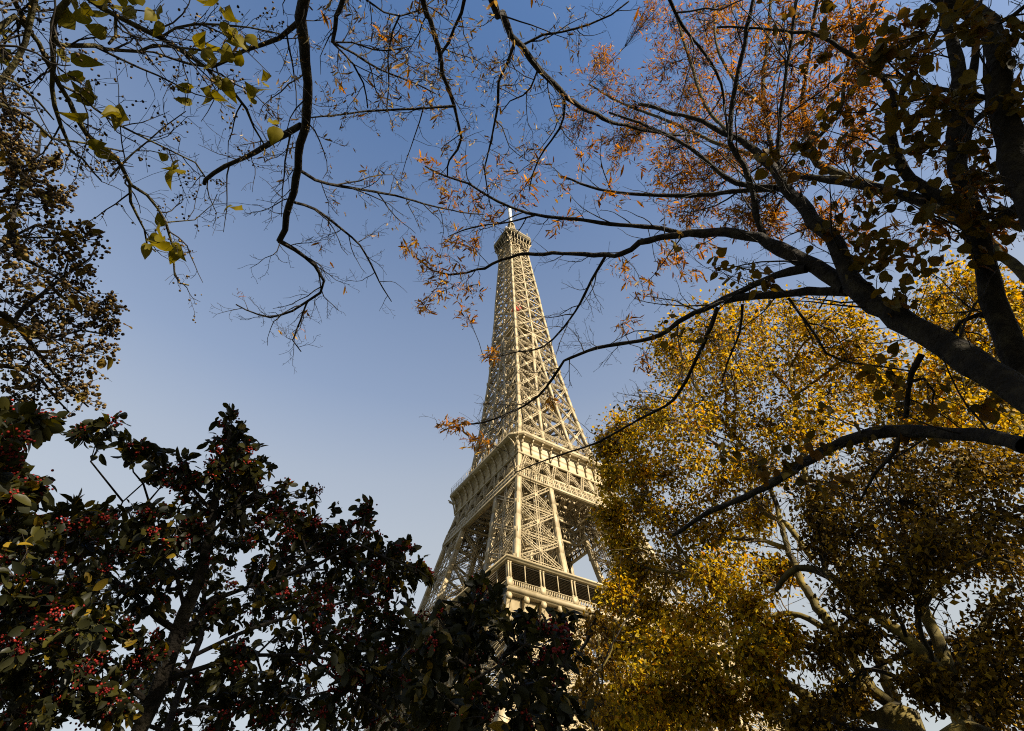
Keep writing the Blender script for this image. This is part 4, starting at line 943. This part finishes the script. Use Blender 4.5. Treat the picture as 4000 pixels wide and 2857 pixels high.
# -- 6 the capsule tree at the left edge ------------------------------------------
B5 = polar(-74, 5.6, 0); J5 = at(-330, 1250, 6.0)
limbs = [
 to(J5, T([(-60, 1240), (0, 1230), (57, 1256), (101, 1318), (132, 1362), (180, 1425), (240, 1490), (300, 1550), (350, 1590)], [14, 11, 7, 3], [5.9, 6.1]), .035),
 T([(57, 1256), (85, 1210), (165, 1150), (250, 1080), (350, 1010), (385, 945)], [9, 6, 3], [5.9, 6.2]),
 to(J5, T([(-60, 1010), (0, 983), (30, 960), (40, 900), (60, 820), (110, 700), (180, 620)], [12, 9, 4], [5.8, 6.2]), .03),
 T([(20, 990), (90, 1010), (170, 1050), (260, 1110), (380, 1190), (470, 1262)], [8, 5, 2], [5.9, 6.3]),
 to(J5, T([(-40, 1420), (0, 1430), (80, 1440), (160, 1480), (220, 1560), (270, 1610)], [9, 6, 3], [5.9, 6.1]), .025),
 T([(40, 930), (140, 880), (240, 900), (340, 930), (410, 905)], [6, 3], [5.9, 6.2]),
 to(J5, T([(-40, 760), (30, 740), (90, 700), (150, 600), (160, 500)], [8, 4], [5.8, 6.1]), .02),
 T([(101, 1318), (200, 1320), (320, 1290), (430, 1310)], [6, 3], [6.0, 6.2])]
t5, tips, g = make_tree('capsule_tree', B5, 'bushy tree at the left edge with sprays of small round brown seed capsules', 'tree', BARK_DK, limbs, None, 61, TWIG,
    ([B5, B5*.6+J5*.4+[0, 0, .5], J5], [.15, .12, .06]))
sk5 = np.vstack([smooth(l[0], None, step=.12)[0] for l in limbs])
CB = [(50, 640, 70), (140, 700, 55), (200, 640, 40), (60, 800, 90), (180, 800, 75), (250, 760, 45), (100, 950, 110), (230, 930, 85), (330, 940, 50), (80, 1100, 120), (220, 1080, 105), (320, 1130, 70), (100, 1260, 120), (260, 1230, 105), (370, 1250, 65), (430, 1270, 45), (120, 1400, 110), (270, 1370, 105), (370, 1370, 60), (150, 1510, 80), (260, 1490, 75), (330, 1560, 50), (50, 1550, 60), (40, 470, 50), (60, 560, 50), (320, 1040, 60), (400, 1190, 50), (20, 1000, 80), (20, 1180, 80), (20, 1350, 80), (180, 1180, 90), (180, 1320, 90)]
CBx = pxblobs([(*b, 6.0) for b in CB], at, .05, g)
crown(t5, CBx, sk5, g, 15, 8, 'ball', .026, L_CAPS, TWIG, part='seed_capsules', hub_r=.009, tw_r=.004, clump=.75, droop=0, sag=.2, reach=1.45)
crown(t5, CBx, sk5, g, 3, 2.2, 'oval', .10, L_LIME, TWIG, part='leaves', hub_r=.004, tw_r=.002, clump=.3, droop=.5)

# -- 7 red-berried shrubs ---------------------------------------------------------
def berries(root, tips, g, prob, cap=95, part='berry_cluster'):
    V, f4, f3 = leafgeo('ball'); cl = [t for t in tips if g.uniform() < prob]
    cl.sort(key=lambda t: np.linalg.norm(t[0]-CAM)); rest = MB()
    for i, (p, d) in enumerate(cl):
        m_ = MB() if i < cap else rest
        k = int(g.integers(14, 30)); pos = p - d*.02 + g.normal(size=(k, 3))*[.0145, .0145, .011]
        scatter(m_, 'ball', pos, g.normal(size=(k, 3)), g.normal(size=(k, 3)), g.uniform(.0085, .0115, k))
        if i < cap: m_.build(part, BERRY, root, True)
    if rest.n: tag(rest.build(part, BERRY, root, True), kind='stuff')
def shrub(label, base, limbs, bl, seed, d0, nsub, nleaf, size, prob, cap=95, trunk=None):
    root, tips, g = make_tree('berry_shrub', base, label, 'shrub', BARK_DK, limbs, None, seed, TWIG, trunk)
    sk = np.vstack([smooth(l[0], None, step=.1)[0] for l in limbs])
    tp = []
    BL = pxblobs([(b[0], b[1], b[2], b[3] if len(b) > 3 else d0) for b in bl], at, .10, g)
    for (c, r) in [(None, None)]: pass
    small = [b for b, q in zip(BL, bl) if q[2] < 75]; big = [b for b, q in zip(BL, bl) if q[2] >= 75]
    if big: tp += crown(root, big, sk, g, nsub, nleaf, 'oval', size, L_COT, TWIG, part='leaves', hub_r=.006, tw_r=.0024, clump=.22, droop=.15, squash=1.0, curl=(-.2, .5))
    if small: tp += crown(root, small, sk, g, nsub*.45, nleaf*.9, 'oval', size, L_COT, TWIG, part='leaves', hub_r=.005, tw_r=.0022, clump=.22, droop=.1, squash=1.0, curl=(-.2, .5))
    berries(root, tp, g, prob, cap); return root
B6 = polar(-29.5, 3.15, 0); P6 = at(547, 2857, 3.2)
SK = [T([(540, 2900), (547, 2857), (612, 2717), (684, 2516), (724, 2395), (773, 2274), (821, 2113), (845, 1912), (880, 1760), (905, 1660)], [34, 30, 24, 13, 5], [3.2, 3.1]),
 T([(690, 2510), (760, 2430), (840, 2340), (980, 2290), (1080, 2260), (1200, 2160)], [14, 8, 4], [3.15, 2.9]),
 T([(830, 2080), (900, 2000), (960, 1900), (985, 1850)], [6, 3], [3.1, 3.0]),
 T([(1080, 2260), (1250, 2200), (1400, 2120), (1500, 2180), (1620, 2220), (1680, 2265)], [8, 5, 2.5], [2.9, 2.6]),
 T([(700, 2470), (620, 2420), (500, 2300), (380, 2250), (250, 2180), (100, 2160)], [13, 8, 4], [3.15, 3.2]),
 T([(724, 2395), (690, 2250), (600, 2120), (580, 1960), (560, 1890)], [9, 4], [3.15, 3.1]),
 T([(830, 2000), (760, 1920), (700, 1850), (600, 1790), (500, 1715), (410, 1670), (310, 1690)], [7, 5, 2.5], [3.1, 3.2]),
 T([(430, 2060), (480, 1960), (560, 1890), (640, 1840)], [3, 2.5], [3.1, 3.1]),
 T([(-80, 2620), (0, 2628), (80, 2628), (161, 2677), (225, 2701), (322, 2749), (480, 2800)], [15, 12, 9], [3.0, 3.2]),
 T([(-80, 2520), (40, 2525), (140, 2533), (240, 2520)], [9, 5], [3.0, 3.1]),
 T([(640, 2660), (820, 2600), (1000, 2560), (1200, 2560), (1400, 2600)], [13, 7, 4], [3.2, 2.8]),
 T([(600, 2760), (460, 2650), (340, 2530), (200, 2430)], [12, 5], [3.2, 3.1]),
 T([(1200, 2560), (1350, 2680), (1500, 2780), (1600, 2900)], [6, 5], [2.8, 2.6])]
MAINB = [(900, 1670, 55), (900, 1740, 85), (970, 1790, 90), (860, 1830, 95), (980, 1870, 110), (890, 1950, 130), (330, 1690, 38), (420, 1680, 45), (500, 1715, 50), (560, 1760, 50), (620, 1810, 50), (700, 1800, 45), (650, 1880, 60), (740, 1890, 60),
 (770, 1970, 110), (690, 2060, 110), (1080, 1960, 95), (1130, 2060, 120), (1000, 2080, 130), (850, 2120, 140), (240, 2060, 80), (400, 2060, 80), (520, 2050, 95), (600, 2150, 115), (430, 2180, 110), (280, 2180, 110), (120, 2130, 110), (20, 2080, 80), (50, 2250, 110), (200, 2320, 120), (380, 2330, 115), (550, 2320, 115), (720, 2250, 120),
 (1215, 1950, 55), (1260, 2050, 95), (1340, 2120, 105), (1200, 2170, 125), (1050, 2220, 125), (1425, 1995, 40), (1450, 2070, 55), (1490, 2180, 85), (1570, 2155, 48), (1620, 2210, 52), (1665, 2250, 38), (1400, 2250, 115), (1550, 2300, 100), (1300, 2330, 125), (1150, 2370, 120), (980, 2370, 115), (850, 2400, 100),
 (1450, 2420, 120), (1590, 2430, 110), (1300, 2520, 120), (1130, 2550, 90), (1490, 2590, 120), (1630, 2580, 110), (1350, 2690, 125), (1540, 2750, 130), (1180, 2740, 110), (1020, 2720, 90), (900, 2580, 75), (100, 2460, 110), (270, 2490, 105), (420, 2470, 95), (140, 2640, 110), (320, 2620, 100), (60, 2780, 110), (240, 2780, 100), (420, 2760, 85), (560, 2560, 75), (20, 2380, 100), (780, 2700, 70), (900, 2800, 80), (1280, 2830, 100), (20, 2600, 90)]
BACKB = [(x+30*((i*7) % 5-2), y+25*((i*11) % 5-2), 105, 5.0) for i, (x, y) in enumerate([(x, y) for y in (2120, 2300, 2480, 2650, 2810) for x in range(60, 1640, 190) if y > 1980+max(0, x-1000)*.45])]
SK += [T([(640, 2900), (700, 2700), (780, 2500), (800, 2300), (820, 2150)], [16, 6], [4.4, 5.0]), T([(720, 2640), (500, 2500), (300, 2350), (100, 2200)], [9, 4], [4.6, 5.0]), T([(760, 2560), (1000, 2450), (1250, 2380), (1500, 2300)], [9, 4], [4.6, 5.0]), T([(680, 2780), (900, 2750), (1200, 2720), (1500, 2640)], [8, 4], [4.5, 5.0]), T([(650, 2860), (450, 2790), (250, 2720), (80, 2680)], [8, 4], [4.5, 5.0])]
MAINB += BACKB
shrub('tall dark berry shrub with a leafy spire and clusters of red berries', B6, SK, MAINB, 71, 3.1, 17, 10, .045, .34, 95, ([B6, (B6+SK[0][0][0])/2, SK[0][0][0]], [.055, .05, .046]))
B7 = polar(-8, 2.3, 0); 
SK7 = [T([(1800, 3000), (1800, 2800), (1820, 2600), (1830, 2460), (1870, 2340), (1910, 2290)], [14, 9, 4], [2.3, 2.3]), T([(1810, 2680), (1950, 2600), (2050, 2520), (2130, 2470), (2210, 2440)], [7, 3], [2.3, 2.2]),
 T([(1800, 2780), (2000, 2740), (2120, 2680), (2200, 2600)], [8, 4], [2.3, 2.1]), T([(1810, 2560), (1740, 2460), (1700, 2400)], [6, 3], [2.3, 2.4])]
LOWB = [(1750, 2400, 70), (1830, 2460, 75), (1700, 2490, 95), (1800, 2560, 105), (1900, 2520, 90), (1870, 2300, 42), (1910, 2330, 48), (1850, 2360, 45), (1930, 2400, 48), (1990, 2450, 52), (2050, 2410, 42), (2020, 2540, 100), (2100, 2460, 48), (2160, 2490, 60), (2210, 2430, 42), (2150, 2590, 95), (2215, 2550, 50), (1850, 2680, 130), (2000, 2690, 120), (2120, 2710, 110), (1740, 2760, 120), (1910, 2800, 120), (2060, 2820, 120), (2190, 2810, 80), (1640, 2820, 110), (1660, 2680, 100)]
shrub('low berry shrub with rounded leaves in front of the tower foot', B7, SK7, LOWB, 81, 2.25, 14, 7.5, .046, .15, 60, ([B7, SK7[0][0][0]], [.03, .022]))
B8 = polar(-62, 2.9, 0); SK8 = [T([(-200, 2100), (-80, 1900), (-20, 1750), (20, 1680), (60, 1640)], [9, 3], [2.7, 2.8]), T([(-100, 1930), (0, 1880), (80, 1895), (150, 1912)], [5, 2], [2.7, 2.8]), T([(-20, 1750), (60, 1690), (150, 1650), (185, 1645)], [4, 2], [2.7, 2.8])]
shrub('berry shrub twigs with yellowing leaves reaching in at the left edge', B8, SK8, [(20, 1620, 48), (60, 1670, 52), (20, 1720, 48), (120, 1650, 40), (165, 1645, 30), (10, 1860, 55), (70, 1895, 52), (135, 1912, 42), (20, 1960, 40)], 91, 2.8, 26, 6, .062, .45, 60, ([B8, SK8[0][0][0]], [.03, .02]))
SKs = [T([(430, 2060), (470, 1990), (480, 1960)], [3, 2], [3.0, 3.0])]

# -- 8 plane trees ------------------------------------------------------------------
SPL = [(2.4, 1.7, 42, .18, 4), (3.4, .7, 48, .22, 3)]
def plane(name, label, hd, limbs, blobs, seed, n_sub, n_leaf, size, trunk, mat, bare_l=(), kind='quad', twm=None):
    root, tips, g = make_tree('plane_tree' if name is None else name, trunk[0][0], label, 'tree', BARK_PLANE, [(*l, SPL) for l in limbs]+list(bare_l), None, seed, TWIG_LT if bare_l else TWIG, trunk, lift=.2, rmin=.004)
    sk = np.vstack([smooth(l[0], None, step=.4)[0] for l in limbs])
    crown(root, pxblobs([(*b, hd) for b in blobs], athd, .10, g), sk, g, n_sub, n_leaf, kind, size, mat, twm or TWIG, part='leaves', hub_r=.035, tw_r=.006, clump=1.25, droop=.45, squash=.9, curl=(-.1, .5))
    return root
BA = athd(3640, 3300, 11.6)*[1, 1, 0]; TA = athd(3500, 2790, 11.8)
LA = [tracehd(p, h, q) for p, h, q in [
 ([(3500, 2790), (3498, 2761), (3411, 2697), (3308, 2531), (3229, 2420), (3150, 2302), (3110, 2230), (3060, 2080), (3010, 1900)], [26, 22, 14, 8], [11.8, 12.4]),
 ([(3506, 2776), (3435, 2579), (3379, 2460), (3324, 2302), (3269, 2199), (3205, 2048), (3158, 1922), (3130, 1750), (3100, 1550), (3080, 1380)], [22, 17, 11, 6], [11.9, 12.8]),
 ([(3480, 2810), (3419, 2800), (3229, 2761), (3110, 2697), (2992, 2610), (2912, 2547), (2850, 2500)], [22, 18, 9], [11.7, 12.2]),
 ([(3229, 2460), (3126, 2404), (3039, 2404), (3000, 2420), (2960, 2480)], [13, 8], [12.1, 12.0]),
 ([(3174, 2183), (3071, 2048), (2992, 2009), (2940, 1930), (2930, 1800)], [12, 8, 5], [12.3, 12.6]),
 ([(3387, 2697), (3190, 2539), (2992, 2476), (2833, 2341), (2786, 2294), (2675, 2246), (2532, 2222), (2450, 2180)], [17, 11, 7, 4], [11.9, 12.6]),
 ([(3069, 2140), (2960, 2110), (2830, 2110), (2740, 2150)], [9, 5], [12.4, 12.5]),
 ([(2700, 2555), (2690, 2640), (2695, 2730)], [7, 5], [12.2, 12.0]), ([(2850, 2510), (2790, 2550), (2700, 2560)], [8, 6], [12.2, 12.2]),
 ([(3010, 1900), (2900, 1740), (2750, 1560), (2650, 1400)], [8, 4], [12.5, 13]), ([(2786, 2294), (2640, 2120), (2540, 1950), (2480, 1800)], [7, 3], [12.4, 12.8])]]
bareA = [tracehd(p, [5, 3, 1.5], q)+([(2.2, 1.3, 28, .10, 4), (3.0, .5, 35, .14, 3)],) for p, q in [
 ([(3010, 1850), (2880, 1740), (2750, 1690), (2600, 1645)], [12.2, 11.8]), ([(2940, 1770), (2760, 1730), (2600, 1720), (2540, 1722)], [12.2, 11.7]), ([(2960, 1830), (2800, 1800), (2650, 1790), (2560, 1810)], [12.2, 11.7]), ([(2790, 2290), (2640, 2180), (2500, 2140), (2390, 2160)], [12.2, 12.0])]]
BLA = [(2620, 1340, 110), (2750, 1290, 130), (2900, 1240, 150), (3080, 1250, 150), (3240, 1270, 130), (3370, 1350, 130), (2660, 1450, 130), (2820, 1430, 170), (3000, 1430, 180), (3180, 1450, 170), (3330, 1520, 160), (2530, 1640, 120), (2420, 1680, 90), (2370, 1750, 70), (2640, 1640, 150), (2820, 1640, 170), (3000, 1640, 170), (3170, 1680, 160), (2480, 1810, 120), (2400, 1880, 90), (2390, 2000, 70), (2620, 1830, 150), (2800, 1850, 160), (2980, 1850, 150), (2500, 1990, 120), (2440, 2120, 90), (2650, 2030, 150), (2820, 2070, 150), (2480, 2250, 120), (2640, 2250, 140), (2820, 2240, 120), (2400, 2330, 80), (2540, 2400, 130), (2720, 2430, 140), (2900, 2370, 100), (2420, 2520, 100), (2580, 2560, 130), (2760, 2620, 130), (2460, 2690, 120), (2640, 2740, 120), (2850, 2770, 110), (2960, 2560, 80), (2370, 2800, 100), (2540, 2840, 90), (3020, 2250, 90), (3060, 2500, 60), (3000, 2720, 60), (2950, 2030, 110)]
plane(None, 'big golden plane tree with mottled pale limbs, right beside the tower', 12.4, LA, BLA, 101, 62, 21, .10, ([BA, (BA+TA)/2, TA], [.42, .36, .32]), L_PLANE, bareA, twm=TWIG_LT)
BB = athd(3850, 3300, 9.6)*[1, 1, 0]; TB = athd(3780, 2880, 9.8)
LB = [tracehd(p, h, q) for p, h, q in [
 ([(3780, 2880), (3736, 2737), (3700, 2600), (3664, 2499), (3585, 2341), (3540, 2180), (3530, 1990), (3560, 1850)], [40, 27, 16, 7], [9.8, 11]),
 ([(3744, 2769), (3650, 2600), (3546, 2499), (3387, 2373), (3229, 2246), (3118, 2222), (3060, 2270), (3031, 2310)], [30, 22, 13, 8], [9.8, 10.2]),
 ([(3720, 2700), (3760, 2560), (3850, 2430), (3870, 2370), (3960, 2280)], [16, 9], [9.9, 10.5]),
 ([(3600, 2380), (3680, 2200), (3620, 2050), (3700, 1900), (3760, 1780)], [14, 7], [10.2, 11]),
 ([(3640, 2330), (3720, 2240), (3850, 2180), (3960, 2200)], [12, 6], [10.0, 10.4]),
 ([(3560, 2260), (3440, 2150), (3350, 2000), (3340, 1880)], [12, 6], [10.6, 11])]]
BLB = [(3330, 1900, 140), (3460, 1800, 130), (3340, 2060, 130), (3520, 1950, 150), (3540, 2120, 140), (3690, 2030, 150), (3700, 1850, 140), (3820, 1830, 140), (3950, 1850, 120), (3900, 2000, 150), (3830, 2150, 120), (3960, 2200, 120), (3340, 2300, 110), (3180, 1950, 110), (3230, 2560, 80), (3330, 2500, 80), (3960, 2460, 110), (3900, 2620, 110), (3960, 2760, 120), (3820, 2560, 70), (3330, 2760, 60), (3590, 2560, 70), (3220, 2120, 90), (3460, 2280, 90), (3590, 2660, 60), (3850, 2800, 70), (3200, 2800, 60), (3100, 2830, 60), (3650, 2150, 100)]
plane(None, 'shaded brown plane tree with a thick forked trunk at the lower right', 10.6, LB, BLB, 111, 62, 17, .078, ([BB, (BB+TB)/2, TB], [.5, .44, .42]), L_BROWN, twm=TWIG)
BC = athd(4300, 2000, 17)*[1, 1, 0]; TC_ = athd(4000, 1700, 17)
LC = [tracehd(p, h, q) for p, h, q in [([(4000, 1700), (3900, 1560), (3800, 1400), (3740, 1250), (3760, 1150)], [16, 5], [17, 17.5]), ([(3900, 1560), (3700, 1600), (3550, 1620)], [8, 3], [17, 17]), ([(3850, 1480), (3930, 1320), (3940, 1220)], [8, 4], [17, 17.5])]]
plane(None, 'golden treetop behind the two dark upright stems', 17.3, LC, [(3650, 1190, 110), (3770, 1130, 120), (3890, 1180, 130), (3700, 1320, 120), (3840, 1350, 130), (3970, 1330, 110), (3600, 1480, 110), (3750, 1520, 140), (3930, 1540, 140), (3500, 1600, 120), (3640, 1660, 120), (3820, 1690, 130), (3970, 1690, 110), (3420, 1480, 90), (3980, 1200, 80)], 121, 60, 17, .13, ([BC, (BC+TC_)/2, TC_], [.4, .34, .28]), L_PLANE, twm=TWIG)
BD = athd(2330, 3200, 8.0)*[1, 1, 0]; TD = athd(2330, 2850, 8.1)
LD = [tracehd(p, h, q) for p, h, q in [([(2330, 2850), (2330, 2700), (2340, 2560), (2330, 2430)], [8, 3], [8.1, 8.2]), ([(2330, 2700), (2290, 2610), (2270, 2540)], [4, 2], [8.1, 8.1]), ([(2335, 2640), (2390, 2540), (2400, 2460)], [4, 2], [8.1, 8.2])]]
plane('young_tree', 'slender orange leaved young tree in front of the tower foot', 8.1, LD, [(2330, 2400, 45), (2300, 2470, 55), (2370, 2480, 60), (2280, 2560, 55), (2350, 2570, 70), (2300, 2660, 65), (2400, 2620, 60), (2340, 2760, 60), (2270, 2730, 45)], 131, 22, 11, .055, ([BD, TD], [.04, .034]), L_ORANGE, twm=TWIG)

# -- 9 unseen trees added behind the camera, on the sunny side: their crowns shade the near limbs -------
def shade_tree(az, hor, h, r, seed, lab):
    b = polar(az, hor, 0); g = np.random.default_rng(seed); root = tag(empty('shade_tree', tuple(b)), lab, 'tree', 'park trees behind the viewer')
    mb = MB(); top = b+[0, 0, h*.6]; P, R = smooth([b, b+[.1, .1, h*.3], top], [.34, .28, .18], step=.4); mb.tube(P, R, 12); mb.build('trunk', BARK_DK, root, True)
    sk = P[len(P)//2:]
    bl = [(b+[0, 0, h*.64]+nrm(g.normal(size=3))*g.uniform(.3, 1)*[r, r, h*.34], r*.42) for _ in range(26)]
    crown(root, bl, sk, g, 16, 9, 'quad', .34, L_DEEP, TWIG, part='leaves', hub_r=.06, tw_r=.012, clump=.8, droop=.3)
for az, hor, h, r, lab in [(104, 9.5, 11.5, 4.2, 'park tree close on the right of the viewer'), (88, 12.5, 12.5, 4.6, 'park tree level with the viewer, out to the right'), (112.5, 12.5, 13, 4.1, 'park tree behind the viewer between the nearest and the level one'), (121, 24, 15, 3.2, 'narrow park tree far behind the viewer on the sunny side')]:
    shade_tree(az, hor, h, r, int(az), lab)
